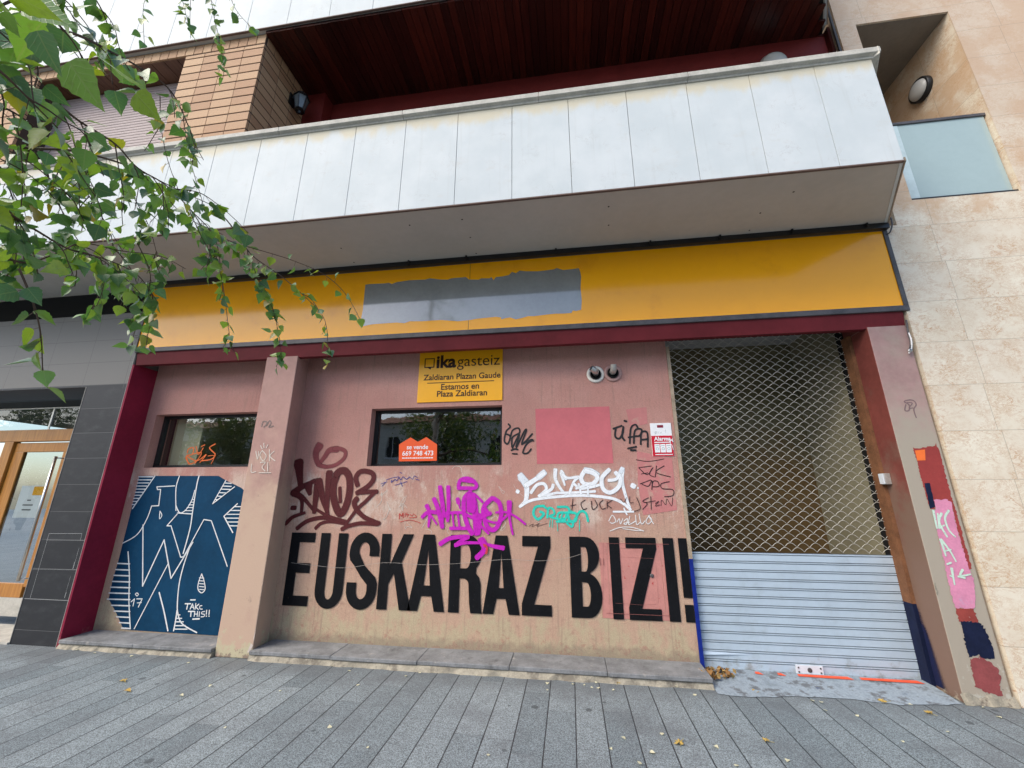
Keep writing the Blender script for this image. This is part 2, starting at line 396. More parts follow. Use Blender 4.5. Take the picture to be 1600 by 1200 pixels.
M['doorwood'] = wood_mat('orange_door_wood', (0.34, 0.135, 0.022), (0.48, 0.21, 0.04), 2, 0.35)
M['recess_red'] = paint('balcony_red_paint', (0.16, 0.018, 0.016), 0.6, 0.15, 3, 0.1)
M['blind'] = paint('mauve_blind', (0.36, 0.29, 0.28), 0.6, 0.06, 3, 0)
M['granite_sill'] = paint('grey_sill_stone', (0.20, 0.205, 0.21), 0.65, 0.3, 7, 0.5, 80, 0.3, stains=(((0.36, 0.34, 0.31), 12, 0.58, 0.72, 0, 1e6), ((0.085, 0.085, 0.085), 5, 0.55, 0.75, 0, 1e6)))
M['sillbase'] = paint('cream_mortar', (0.31, 0.28, 0.22), 0.85, 0.3, 9, 0.6, 50, 0.2, stains=(((0.17, 0.15, 0.12), 8, 0.5, 0.66, 0, 1e6),))
M['threshold'] = paint('blue_grey_screed', (0.28, 0.33, 0.37), 0.7, 0.35, 8, 0.7, 50, 0.3, stains=(((0.13, 0.14, 0.15), 8, 0.48, 0.62, 0, 1e6), ((0.07, 0.10, 0.17), 6, 0.62, 0.72, 0, 1e6)))
M['slat'] = paint('pale_galvanised_slat', (0.46, 0.55, 0.63), 0.42, 0.05, 2.5, 0.05, 20, 0.5, 0.15, stains=(((0.35, 0.41, 0.46), 3.5, 0.5, 0.8, 0, 1e6), ((0.28, 0.29, 0.28), 7, 0.85, 1.1, 0.35, 0.0)))
M['slatgap'] = paint('slat_joint', (0.09, 0.12, 0.16), 0.6)
M['grille'] = paint('galvanised_wire', (0.55, 0.53, 0.47), 0.45, 0.2, 9, 0, 9, 0.5, 0.2)
M['steel'] = paint('brushed_steel', (0.55, 0.54, 0.52), 0.28, 0.05, 5, 0, 9, 0.5, 0.9)
M['zinc'] = paint('weathered_zinc', (0.50, 0.48, 0.44), 0.45, 0.2, 25, 0.1, 60, 0.5, 0.5)
M['rust'] = paint('rusty_guide', (0.17, 0.075, 0.035), 0.75, 0.35, 9, 0.3)
M['trim'] = paint('tan_edge_trim', (0.36, 0.28, 0.20), 0.7, 0.3, 12, 0.3)
M['bluepaint'] = paint('royal_blue_paint', (0.008, 0.022, 0.20), 0.6, 0.25, 9, 0.15, 60, 0.15)
M['navy'] = paint('navy_paint', (0.008, 0.012, 0.036), 0.6, 0.3, 9, 0.15, 60, 0.15, stains=(((0.20, 0.19, 0.18), 26, 0.69, 0.72, 0, 1e6),))
M['mural'] = paint('petrol_blue_paint', (0.0025, 0.040, 0.092), 0.65, 0.18, 2.5, 0.3, 60, 0.12, stains=(((0.008, 0.055, 0.115), 5, 0.58, 0.75, 0, 1e6),))
M['patch'] = paint('raspberry_patch', (0.52, 0.135, 0.15), 0.65, 0.07, 4, 0.25, 60, 0.3, stains=(((0.55, 0.33, 0.31), 24, 0.72, 0.77, 0, 1e6),))
M['patch_faint'] = paint('faded_rose_patch', (0.50, 0.19, 0.18), 0.7, 0.08, 4, 0.25, 60, 0.25, stains=(((0.47, 0.27, 0.22), 6, 0.5, 0.62, 0, 1e6),))
M['hatch'] = paint('hatch_rose_paint', (0.50, 0.215, 0.185), 0.65, 0.12, 7, 0.3, 60, 0.3, stains=(((0.40, 0.03, 0.025), 18, 0.63, 0.68, 0, 1e6), ((0.72, 0.55, 0.48), 30, 0.72, 0.75, 0, 1e6)))
M['orange_sign'] = paint('orange_card', (0.78, 0.105, 0.025), 0.45, 0.03, 3, 0)
M['white'] = paint('white_print', (0.80, 0.80, 0.80), 0.5, 0.02, 3, 0)
M['alarm_red'] = paint('alarm_red', (0.55, 0.012, 0.03), 0.35, 0.05, 3, 0)
M['palegrey'] = paint('pale_print_grey', (0.45, 0.52, 0.53), 0.5, 0.1, 30, 0)
M['interior'] = paint('beige_interior', (0.52, 0.47, 0.34), 0.8, 0.06, 2, 0)
M['interior_dark'] = paint('dark_interior', (0.05, 0.05, 0.045), 0.9, 0.2, 2, 0)
M['olive'] = paint('olive_vestibule', (0.15, 0.132, 0.075), 0.7, 0.15, 2, 0.1, 20, 0.3, stains=(((0.13, 0.08, 0.03), 1.6, 0.5, 0.8, 2.6, 0.6),))
M['beige_side'] = paint('beige_vestibule_side', (0.27, 0.245, 0.16), 0.8, 0.1, 2, 0, stains=(((0.20, 0.17, 0.09), 1.2, 0.5, 0.9, 0, 1e6),))
M['ceil_grey'] = paint('grey_ceiling', (0.42, 0.42, 0.43), 0.8)
M['glass'] = glass_mat('window_glass', (0.90, 0.94, 0.88), 0.20)
M['doorglass'] = glass_mat('door_glass', (0.7, 0.75, 0.75), 0.09)
M['lampglass'] = paint('opal_glass', (0.48, 0.47, 0.44), 0.25, 0.03, 3, 0)
M['lanternglass'] = paint('lantern_glass', (0.13, 0.15, 0.16), 0.12, 0.1, 9, 0, 9, 0.7)
M['frosted'] = paint('frosted_glass', (0.35, 0.44, 0.43), 0.22, 0.04, 1.5, 0, 9, 0.6)
M['bark'] = paint('twig_bark', (0.085, 0.055, 0.04), 0.8, 0.3, 40, 0.3, 90)
M['trunk'] = paint('birch_bark', (0.55, 0.53, 0.48), 0.8, 0.2, 9, 0.4, 40, 0.2, stains=(((0.05, 0.045, 0.04), 6, 0.6, 0.68, 0, 1e6),))
M['leaf'] = leaf_mat('birch_leaf', [(0.0, (0.050, 0.125, 0.070)), (0.3, (0.080, 0.190, 0.060)), (0.65, (0.15, 0.28, 0.045)), (0.96, (0.26, 0.34, 0.03)), (0.99, (0.34, 0.24, 0.012))])
M['street_leaf'] = leaf_mat('street_tree_leaf', [(0.0, (0.04, 0.08, 0.025)), (0.5, (0.08, 0.14, 0.035)), (0.9, (0.20, 0.22, 0.05))])
M['dry'] = leaf_mat('dry_leaf', [(0.0, (0.30, 0.13, 0.025)), (0.4, (0.46, 0.25, 0.05)), (0.8, (0.60, 0.44, 0.14)), (0.95, (0.22, 0.08, 0.03))], 0.1, 0.7, 0.2)
M['pale_scrap'] = leaf_mat('pale_leaf', [(0.0, (0.62, 0.56, 0.33)), (0.6, (0.66, 0.62, 0.45)), (0.9, (0.50, 0.36, 0.12))], 0.1, 0.7, 0.2)

def slate_mat():
    m, nt, b = mat('slate_tile')
    p = pos(nt)
    s = sxyz(nt, p)
    vz = mth(nt, 'DIVIDE', mth(nt, 'SUBTRACT', s[2], 0.435 - 0.297 * 2), 0.2965)
    vx = mth(nt, 'DIVIDE', mth(nt, 'ADD', s[0], 5.93), 0.60)
    fz = mth(nt, 'FRACT', vz); fx = mth(nt, 'FRACT', mth(nt, 'ADD', vx, 30.0))
    jz = mth(nt, 'MULTIPLY', mth(nt, 'MINIMUM', fz, mth(nt, 'SUBTRACT', 1.0, fz)), 0.2965)
    jx = mth(nt, 'MULTIPLY', mth(nt, 'MINIMUM', fx, mth(nt, 'SUBTRACT', 1.0, fx)), 0.60)
    jx = mth(nt, 'ADD', jx, mth(nt, 'MULTIPLY', mth(nt, 'LESS_THAN', s[2], 2.75), 1.0))
    jm = sstep(nt, mth(nt, 'MINIMUM', jz, jx), 0.0008, 0.0025)
    idv = nd(nt, 'CombineXYZ', {0: mth(nt, 'FLOOR', vx), 1: mth(nt, 'FLOOR', vz), 2: 0.0}).outputs[0]
    w = nd(nt, 'TexWhiteNoise', {'Vector': idv}, noise_dimensions='3D').outputs['Value']
    c = mixc(nt, w, (0.013, 0.0145, 0.018), (0.022, 0.024, 0.028))
    n = noise(nt, vmap(nt, p, (1, 1, 2)), 5, 7, 0.7)
    c = mixc(nt, sstep(nt, n, 0.45, 0.85), c, (0.038, 0.04, 0.044))
    # upper courses get a lighter, warmer grey
    c = mixc(nt, mth(nt, 'GREATER_THAN', s[2], 2.81), c, (0.17, 0.16, 0.145))
    c = mixc(nt, jm, mixc(nt, mth(nt, 'GREATER_THAN', s[2], 2.81), (0.12, 0.12, 0.12), (0.06, 0.055, 0.05)), c)
    nt.links.new(c, b.inputs['Base Color'])
    b.inputs['Roughness'].default_value = 0.5
    b.inputs['Specular IOR Level'].default_value = 0.3
    bump(nt, b, mth(nt, 'ADD', mth(nt, 'MULTIPLY', jm, 0.5), n), 0.3, 0.004)
    return m
M['slate'] = slate_mat()

# ------------------------------------------------------------------ object helpers
ORG = {}
def tag(o, label=None, cat=None, group=None, kind=None):
    if label: o['label'] = label
    if cat: o['category'] = cat
    if group: o['group'] = group
    if kind: o['kind'] = kind
    return o
def thing(name, loc, label, cat, group=None):
    o = bpy.data.objects.new(name, None); COL.objects.link(o)
    o.empty_display_size = 0.1
    o.location = loc; ORG[o] = Vector(loc)
    return tag(o, label, cat, group)

class MB:
    def __init__(s): s.v = []; s.f = []; s.mi = []; s.e = []; s.uv = {}
    def add(s, vs, fs, mi=0, edge=None):
        b = len(s.v); s.v += [Vector(v) for v in vs]
        s.f += [[b + i for i in f] for f in fs]; s.mi += [mi] * len(fs)
        s.e += list(edge) if edge else [1.0] * len(vs)
        return b
    def box(s, x0, x1, y0, y1, z0, z1, mi=0):
        vs = [(x0, y0, z0), (x1, y0, z0), (x1, y1, z0), (x0, y1, z0), (x0, y0, z1), (x1, y0, z1), (x1, y1, z1), (x0, y1, z1)]
        s.add(vs, [(0, 3, 2, 1), (4, 5, 6, 7), (0, 1, 5, 4), (1, 2, 6, 5), (2, 3, 7, 6), (3, 0, 4, 7)], mi); return s
    def quad(s, *p, mi=0): s.add(p, [tuple(range(len(p)))], mi); return s
    def prism(s, poly, axis, a, b, mi=0):
        """closed prism: poly of 2D points, extruded along axis ('y': points are x,z; 'z': points are x,y)"""
        n = len(poly)
        mk = (lambda p, t: (p[0], t, p[1])) if axis == 'y' else ((lambda p, t: (p[0], p[1], t)) if axis == 'z' else (lambda p, t: (t, p[0], p[1])))
        vs = [mk(p, a) for p in poly] + [mk(p, b) for p in poly]
        fs = [tuple(range(n))[::-1], tuple(range(n, 2 * n))] + [(i, (i + 1) % n, n + (i + 1) % n, n + i) for i in range(n)]
        s.add(vs, fs, mi); return s
    def tube(s, pts, rad, n=6, mi=0, cap=True):
        pts = [Vector(p) for p in pts]
        if not isinstance(rad, (list, tuple)): rad = [rad] * len(pts)
        vs = []; up = None
        for i, p in enumerate(pts):
            t = (pts[min(i + 1, len(pts) - 1)] - pts[max(i - 1, 0)])
            t = t.normalized() if t.length > 1e-9 else Vector((0, 0, 1))
            if up is None: up = t.orthogonal().normalized()
            up = (up - t * up.dot(t))
            up = up.normalized() if up.length > 1e-6 else t.orthogonal().normalized()
            w = t.cross(up)
            for k in range(n):
                a = 2 * math.pi * k / n
                vs.append(p + (up * math.cos(a) + w * math.sin(a)) * rad[i])
        fs = []
        for i in range(len(pts) - 1):
            for k in range(n):
                fs.append((i * n + k, i * n + (k + 1) % n, (i + 1) * n + (k + 1) % n, (i + 1) * n + k))
        if cap:
            fs.append(tuple(range(n))[::-1]); fs.append(tuple((len(pts) - 1) * n + k for k in range(n)))
        s.add(vs, fs, mi); return s
    def lathe(s, c, axis, prof, n=24, mi=0):
        """prof: list of (radius, distance along axis) from centre c"""
        c = Vector(c); ax = Vector(axis).normalized(); u = ax.orthogonal().normalized(); w = ax.cross(u)
        vs = []
        for r, h in prof:
            for k in range(n):
                a = 2 * math.pi * k / n
                vs.append(c + ax * h + (u * math.cos(a) + w * math.sin(a)) * max(r, 1e-4))
        fs = [(i * n + k, i * n + (k + 1) % n, (i + 1) * n + (k + 1) % n, (i + 1) * n + k) for i in range(len(prof) - 1) for k in range(n)]
        s.add(vs, fs, mi); return s
    def build(s, name, mats, parent=None, smooth=False, bevel=0, origin=None, edge=False):
        me = bpy.data.meshes.new(name)
        org = ORG[parent] if parent else (Vector(origin) if origin else Vector((0, 0, 0)))
        me.from_pydata([tuple(v - org) for v in s.v], [], s.f)
        for m in (mats if isinstance(mats, (list, tuple)) else [mats]): me.materials.append(m)
        me.polygons.foreach_set('material_index', s.mi)
        if smooth: me.polygons.foreach_set('use_smooth', [True] * len(me.polygons))
        if edge:
            at = me.attributes.new('edge', 'FLOAT', 'POINT'); at.data.foreach_set('value', s.e)
        if s.uv:
            l = me.uv_layers.new(name='leaf')
            for lp in me.loops: l.data[lp.index].uv = s.uv.get(lp.vertex_index, (0, 0))
        me.update()
        o = bpy.data.objects.new(name, me); COL.objects.link(o)
        if parent: o.parent = parent
        else: o.location = org
        ORG[o] = org
        if bevel:
            bm = o.modifiers.new('bevel', 'BEVEL'); bm.width = bevel; bm.segments = 2; bm.limit_method = 'ANGLE'; bm.angle_limit = R(40)
        return o

def wall_grid(mb, x0, x1, z0, z1, holes, yf, yb, mi=0):
    """vertical wall with rectangular openings; holes: (x0,x1,z0,z1); front at yf, reveals back to yb"""
    xs = sorted({x0, x1, *[h[0] for h in holes], *[h[1] for h in holes]})
    zs = sorted({z0, z1, *[h[2] for h in holes], *[h[3] for h in holes]})
    xs = [x for x in xs if x0 - 1e-6 <= x <= x1 + 1e-6]; zs = [z for z in zs if z0 - 1e-6 <= z <= z1 + 1e-6]
    inh = lambda x, z: any(h[0] < x < h[1] and h[2] < z < h[3] for h in holes)
    for i in range(len(xs) - 1):
        for j in range(len(zs) - 1):
            a, b, c, d = xs[i], xs[i + 1], zs[j], zs[j + 1]
            if inh((a + b) / 2, (c + d) / 2): continue
            mb.quad((a, yf, c), (b, yf, c), (b, yf, d), (a, yf, d), mi=mi)
            mb.quad((b, yb, c), (a, yb, c), (a, yb, d), (b, yb, d), mi=mi)
    for a, b, c, d in holes:
        mb.quad((a, yf, c), (a, yb, c), (a, yb, d), (a, yf, d), mi=mi)
        mb.quad((b, yb, c), (b, yf, c), (b, yf, d), (b, yb, d), mi=mi)
        mb.quad((a, yf, d), (a, yb, d), (b, yb, d), (b, yf, d), mi=mi)
        mb.quad((a, yb, c), (a, yf, c), (b, yf, c), (b, yb, c), mi=mi)
    a, b, c, d = x0, x1, z0, z1
    mb.quad((a, yb, c), (a, yf, c), (a, yf, d), (a, yb, d), mi=mi)
    mb.quad((b, yf, c), (b, yb, c), (b, yb, d), (b, yf, d), mi=mi)
    mb.quad((a, yf, d), (b, yf, d), (b, yb, d), (a, yb, d), mi=mi)
    return mb

def catmull(pts, k=6):
    out = []
    n = len(pts)
    for i in range(n - 1):
        p0, p1, p2, p3 = pts[max(i - 1, 0)], pts[i], pts[i + 1], pts[min(i + 2, n - 1)]
        for j in range(k):
            t = j / k
            out.append(0.5 * ((2 * p1) + (p2 - p0) * t + (2 * p0 - 5 * p1 + 4 * p2 - p3) * t * t + (3 * p1 - p0 - 3 * p2 + p3) * t ** 3))
    out.append(pts[-1]); return out

class Strokes:
    """painted strokes on a vertical plane y = Y: each line of the spec is 'width: x,y x,y ...' in units of a traced
    drawing with the given origin and scale; '|' after the width keeps corners sharp."""
    def __init__(s, Y, lift=0.003): s.mb = MB(); s.Y = Y; s.lift = lift; s.k = 0
    def draw(s, spec, org, sc):
        for line in spec.strip().split('\n'):
            line = line.strip()
            if not line: continue
            w, pts = line.split(':')
            sharp = w.endswith('|'); w = w.rstrip('|')
            ww = [float(q) for q in w.split('>')]
            pp = []
            for q in pts.split():
                a, b = q.split(',')
                p = P(org[0] + float(a) / sc, org[1] + float(b) / sc, s.Y)
                pp.append(Vector((p.x, p.z)))
            a, b = (float(k) for k in pts.split()[0].split(','))
            a, b = org[0] + a / sc, org[1] + b / sc
            mpp = (P(a + 1, b, s.Y) - P(a, b, s.Y)).length / sc
            if len(pp) == 1: pp.append(pp[0] + Vector((0.0005, 0.0005)))
            cl = pp if (sharp or len(pp) < 3) else catmull(pp)
            if sharp and len(pp) > 2:
                for i in range(len(pp) - 1): s.rib([pp[i], pp[i + 1]], [ww[0] * mpp / 2] * 2)
            else:
                n = len(cl)
                s.rib(cl, [(ww[0] + (ww[-1] - ww[0]) * i / max(n - 1, 1)) * mpp / 2 for i in range(n)])
        return s
    def rib(s, pts, hw):
        # resample, add round caps, five vertices across so that the edge can fade
        n = len(pts)
        rows = []
        d0 = (pts[1] - pts[0]).normalized(); d1 = (pts[-1] - pts[-2]).normalized()
        for q in (1.0, 0.8, 0.45): rows.append((pts[0] - d0 * hw[0] * q, hw[0] * math.sqrt(max(0, 1 - q * q)), d0, 1 - q if q > 0.7 else 1))
        for i in range(n):
            t = pts[min(i + 1, n - 1)] - pts[max(i - 1, 0)]
            t = t.normalized() if t.length > 1e-9 else d0
            rows.append((pts[i], hw[i], t, 1))
        for q in (0.45, 0.8, 1.0): rows.append((pts[-1] + d1 * hw[-1] * q, hw[-1] * math.sqrt(max(0, 1 - q * q)), d1, 1 - q if q > 0.7 else 1))
        vs, ed = [], []
        y0 = s.Y - s.lift - 0.00025 * s.k
        for i, (p, w, t, a) in enumerate(rows):
            nrm = Vector((-t.y, t.x))
            y = y0 - 0.0004 * i / len(rows)
            for c, e in ((-1, 0), (-0.6, 1), (0, 1), (0.6, 1), (1, 0)):
                q = p + nrm * (w * c); vs.append((q.x, y, q.y)); ed.append(e * a)
        fs = [(i * 5 + c, i * 5 + c + 1, (i + 1) * 5 + c + 1, (i + 1) * 5 + c) for i in range(len(rows) - 1) for c in range(4)]
        s.mb.add(vs, fs, 0, ed); s.k = (s.k + 1) % 16
    def build(s, name, m, parent, label=None):
        o = s.mb.build(name, m, parent, edge=True)
        if label: o['label'] = label
        return o

def fill2d(name, loops, Y, m, parent, label=None, thick=0.0):
    """flat painted shape with holes on plane y = Y; loops of (x,z)"""
    cu = bpy.data.curves.new('tmp', 'CURVE'); cu.dimensions = '2D'; cu.fill_mode = 'BOTH'
    if thick: cu.extrude = thick / 2
    for lp in loops:
        sp = cu.splines.new('POLY'); sp.points.add(len(lp) - 1)
        for i, (x, z) in enumerate(lp): sp.points[i].co = (x, z, 0, 1)
        sp.use_cyclic_u = True
    return curve_to_part(cu, name, Y - thick / 2, m, parent, label)

def curve_to_part(cu, name, Y, m, parent, label=None):
    t = bpy.data.objects.new('tmp', cu); COL.objects.link(t)
    dg = bpy.context.evaluated_depsgraph_get(); dg.update()
    me = bpy.data.meshes.new_from_object(t.evaluated_get(dg))
    bpy.data.objects.remove(t)
    org = ORG[parent]
    for v in me.vertices:
        x, y, z = v.co
        v.co = (x - org.x, Y - z - org.y, y - org.z)
    me.materials.clear(); me.materials.append(m); me.name = name
    me.update()
    o = bpy.data.objects.new(name, me); COL.objects.link(o); o.parent = parent; ORG[o] = org
    if label: o['label'] = label
    return o

def text(name, body, x, z, Y, width, m, parent, bold=0.0, height=None, spacing=1.0, align='LEFT'):
    """flat lettering on plane y = Y; left end of the base line at x,z; fitted to width (and height)"""
    cu = bpy.data.curves.new('tmp', 'FONT'); cu.body = body; cu.size = 1; cu.offset = bold; cu.space_character = spacing
    t = bpy.data.objects.new('tmp', cu); COL.objects.link(t)
    dg = bpy.context.evaluated_depsgraph_get(); dg.update()
    me = bpy.data.meshes.new_from_object(t.evaluated_get(dg))
    bpy.data.objects.remove(t)
    xs = [v.co.x for v in me.vertices]; ys = [v.co.y for v in me.vertices]
    sx = width / (max(xs) - min(xs)); sy = sx if height is None else height / (max(ys) - min(0, min(ys)) if min(ys) > -0.05 else max(ys))
    x0 = min(xs); org = ORG[parent]
    for v in me.vertices:
        v.co = (x + (v.co.x - x0) * sx - org.x, Y - org.y, z + v.co.y * sy - org.z)
    me.materials.clear(); me.materials.append(m)
    me.update()
    o = bpy.data.objects.new(name, me); COL.objects.link(o); o.parent = parent; ORG[o] = org
    return o

# main planes (metres; camera stands at y = 0)
F, W, YB = 3.97, 4.26, 3.06          # pier fronts, recessed shop wall, balcony fronts
# ================================================================== ground
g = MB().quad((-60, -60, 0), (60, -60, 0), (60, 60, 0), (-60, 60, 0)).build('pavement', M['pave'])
tag(g, 'grey granite paving in long narrow slabs', 'pavement', kind='structure')

# ================================================================== apartment building with the shop
B = thing('apartment_building', (0, F, 0), 'apartment building with a closed pink shopfront under white marble balconies', 'building')

wall = wall_grid(MB(), -3.20, 1.085, 0.0, 3.3, [(-2.24, -0.71, 1.815, 2.468)], W, W + 0.2).build('shop_wall', M['wall'], B)
swall = wall_grid(MB(), -5.25, -3.40, 0.0, 3.3, [(-5.11, -3.50, 1.822, 2.475)], W, W + 0.2).build('side_bay_wall', M['wall'], B)
MB().box(-5.275, -5.25, F - 0.004, W + 0.2, 0, 3.05).build('crimson_return', M['crimson'], B)
p2 = MB().prism([(-3.46, F + .001), (-3.062, F + .001), (-3.125, W + .001), (-3.125, W + .1), (-3.46, W + .1)], 'z', 0, 3.06).prism([(-3.46, F + .08), (-3.08, F + .08), (-3.125, W + .001), (-3.125, W + .1), (-3.46, W + .1)], 'z', 3.0605, 3.169).build('pier', M['pier'], B, bevel=0.008)
p3 = MB().box(2.875, 3.205, F, 4.365, 0, 3.06).box(2.875, 3.205, F + .08, 4.365, 3.0605, 3.169)
p3.mi[:] = [0, 0, 0, 0, 0, 1] * 2
p3 = p3.build('pier', [M['right_pier'], M['jamb']], B, bevel=0.006)
p3['label'] = 'grey pink pier beside the shutter with flaking paint and graffiti'
MB().prism([(F + 0.012, 3.045), (F + 0.075, 3.045), (F + 0.075, 3.17), (W + 0.1, 3.17), (W + 0.1, 4.13), (F, 4.13), (F - 0.005, 3.2)], 'x', -5.25, 3.21).build('lintel', M['fascia_red'], B)
MB().box(3.212, 3.236, F + 0.03, F + 0.4, 0, 4.14).build('joint_strip', M['endface'], B)
# window sills and threshold
for x0, x1 in ((-5.22, -3.465), (-3.075, 1.09)):
    s_ = MB(); ns = max(2, round((x1 - x0) / .83))
    for k in range(ns):
        j0, j1 = x0 + (x1 - x0) * k / ns, x0 + (x1 - x0) * (k + 1) / ns
        dz, dy = rnd.uniform(-.0015, .0015), rnd.uniform(-.006, .006)
        s_.box(j0 + .0015, j1 - .0015, 3.935 + dy, W + 0.02, 0.045, 0.079 + dz)
    s_ = s_.build('sill', M['granite_sill'], B, bevel=0.006)
    mb = MB(); n = 40
    top = []; bot = []
    for i in range(n + 1):
        x = x0 + (x1 - x0) * i / n
        top.append((x, 3.952 + rnd.uniform(-.004, .004), 0.047)); bot.append((x, 3.925 + rnd.uniform(-.012, .012), -0.002))
    for i in range(n): mb.quad(bot[i], bot[i + 1], top[i + 1], top[i])
    mb.quad(bot[-1], (x1, W, 0), (x1, W, 0.047), top[-1]); mb.quad(top[0], (x0, W, .047), (x0, W, 0), bot[0])
    mb.build('sill_base', M['sillbase'], s_)
mb = MB()
n = 30
fr, bk = [], []
for i in range(n + 1):
    x = 1.092 + (2.845 - 1.092) * i / n
    fr.append((x, 3.87 + .05 * i / n - 0.03 * math.sin(i * .35) + rnd.uniform(-.012, .012), 0.004)); bk.append((x, 4.36, 0.03))
md = [(f[0], 4.18, 0.028) for f in fr]
for i in range(n):
    mb.quad(fr[i], fr[i + 1], md[i + 1], md[i]); mb.quad(md[i], md[i + 1], bk[i + 1], bk[i])
th = mb.build('threshold', M['threshold'], B)
fo = paint('fluorescent_orange', (0.75, 0.09, 0.03), 0.6, 0.2, 20, 0)
for a, b in ((1.52, 1.58), (1.70, 1.76), (1.86, 2.28), (2.34, 2.80)):
    MB().quad((a, 4.215, .0325), (b, 4.205, .0325), (b - .02, 4.262, .0325), (a + .01, 4.262, .0325)).build('orange_paint_line', fo, th)
# chipped mortar foot round the right pier
mb = MB()
pts = []
for i in range(26):
    t = i / 25
    if t < .5: x, y = 2.86 + (3.23 - 2.86) * t * 2, F - 0.012
    else: x, y = 2.862, F + (4.25 - F) * (t - .5) * 2
    pts.append((x, y))
for i in range(12):
    x0, x1 = pts[i][0], pts[i + 1][0]
    h0, h1 = 0.06 + 0.02 * math.sin(i * 1.1), 0.06 + 0.02 * math.sin((i + 1) * 1.1)
    o0, o1 = 0.03 + .008 * math.sin(i * 1.3), 0.03 + .008 * math.sin((i + 1) * 1.3)
    mb.quad((x0, F - o0, 0.002), (x1, F - o1, 0.002), (x1, F - .003, h1), (x0, F - .003, h0))
mb.build('mortar_foot', paint('dirty_mortar', (0.30, 0.27, 0.21), 0.9, 0.3, 9, 0.6, 50, 0.15, stains=(((0.13, 0.11, 0.09), 9, 0.5, 0.62, 0, 1e6), ((0.5, 0.46, 0.38), 14, 0.64, 0.7, 0, 1e6))), p3, smooth=True)

# windows
def window(x0, x1, z0, z1, yb, name):
    w = MB()
    t = 0.035
    w.box(x0, x1, yb, yb + .05, z0, z0 + t); w.box(x0, x1, yb, yb + .05, z1 - t, z1)
    w.box(x0, x0 + t, yb, yb + .05, z0 + t, z1 - t); w.box(x1 - t, x1, yb, yb + .05, z0 + t, z1 - t)
    fr = w.build('window', M['black'], B)
    MB().quad((x0 + t, yb + .022, z0 + t), (x1 - t, yb + .022, z0 + t), (x1 - t, yb + .022, z1 - t), (x0 + t, yb + .022, z1 - t)).build('pane', M['glass'], fr)
    return fr
w2 = window(-2.24, -0.71, 1.815, 2.468, W + .105, 'w')
w1 = window(-5.11, -3.50, 1.822, 2.475, W + .105, 'w')
def room(x0, x1, y0, y1, z0, z1, mats, name, lights=None):
    m = MB()
    m.quad((x0, y1, z0), (x1, y1, z0), (x1, y1, z1), (x0, y1, z1), mi=0)
    m.quad((x0, y0, z0), (x0, y1, z0), (x0, y1, z1), (x0, y0, z1), mi=1)
    m.quad((x1, y1, z0), (x1, y0, z0), (x1, y0, z1), (x1, y1, z1), mi=2)
    m.quad((x0, y0, z1), (x0, y1, z1), (x1, y1, z1), (x1, y0, z1), mi=3)
    m.quad((x0, y0, z0), (x1, y0, z0), (x1, y1, z0), (x0, y1, z0), mi=4)
    return m.build(name, mats, B)
room(-3.0, 0.9, W + .2, 7.5, 0.1, 3.0, [M['interior_dark']] * 5, 'interior')
room(-5.02, -3.1, W + .2, 7.0, 0.9, 2.9, [M['interior_dark'], M['interior'], M['interior_dark'], M['interior_dark'], M['interior_dark']], 'interior')
room(1.085, 2.885, W + .105, 5.3, 0.0, 3.4, [M['olive'], M['olive'], M['beige_side'], M['ceil_grey'], M['granite_sill']], 'vestibule')
MB().box(1.085, 2.93, W + .2, W + .45, 3.3, 3.42).build('shutter_box', M['black'], B)

MB().prism([(-5.015, 4.48), (-4.66, 4.50), (-4.66, 4.53), (-5.015, 4.53)], 'z', 1.5, 2.8).build('daylight_catch_panel', M['interior'], B)  # panel added close behind the pane to catch daylight and brighten the interior
# roller shutter
SH = MB()
SH.box(1.112, 2.858, 4.29, 4.345, 3.155, 3.169)
SH = SH.build('roller_shutter', M['black'], B)
sp = MB(); nsl = 13; z0, z1 = 0.03, 0.99
hs = (z1 - z0) / nsl
for i in range(nsl):
    a = z0 + i * hs; b = a + hs
    # each slat: flat band with a raised double lip near its top
    prof = [(4.300, a), (4.300, a + hs * .68), (4.309, a + hs * .71), (4.309, a + hs * .77), (4.297, a + hs * .79), (4.297, a + hs * .89), (4.311, a + hs * .92), (4.311, b - .0005)]
    for k in range(len(prof) - 1):
        (ya, za), (yb_, zb) = prof[k], prof[k + 1]
        mi = 1 if k in (2, 6) else 0
        dent = 0.0
        sp.quad((1.12, ya, za), (2.852, ya, za), (2.852, yb_, zb), (1.12, yb_, zb), mi=mi)
sp.box(1.12, 2.852, 4.285, 4.32, 0.008, 0.028)
slp = sp.build('slat_panel', [M['slat'], M['slatgap']], SH)
# one crease pushed into the lowest slats on the left
mb = MB().prism([(4.2985, 0.118), (4.2985, 0.160), (4.281, 0.135)], 'x', 1.125, 1.55)
for i, v in enumerate(mb.v):
    if v.x > 1.5: v.y = 4.2992; v.z = 0.15 + (v.z - 0.135) * .1
mb.build('dent', M['slat'], slp)
l0, l1 = P(1245, 1053, 4.29), P(1285, 1041, 4.29)
mb = MB().box(l0.x, l1.x, 4.286, 4.297, l0.z, l1.z, 0)
for x in (l0.x + .02, l1.x - .02):
    for z in (l0.z + .018, l1.z - .018): mb.lathe((x, 4.286, z), (0, -1, 0), [(0, .003), (.007, .003), (.007, 0)], 8, 1)
mb.lathe(((l0.x + l1.x) / 2, 4.286, (l0.z + l1.z) / 2), (0, -1, 0), [(0, .006), (.012, .006), (.018, .004), (.019, 0)], 14, 1)
mb.build('lock_plate', [M['coping_light'], M['frame_grey']], SH)
gm = MB()
px_, pz_ = 0.1075, 0.0405
r = 0
z = 1.0
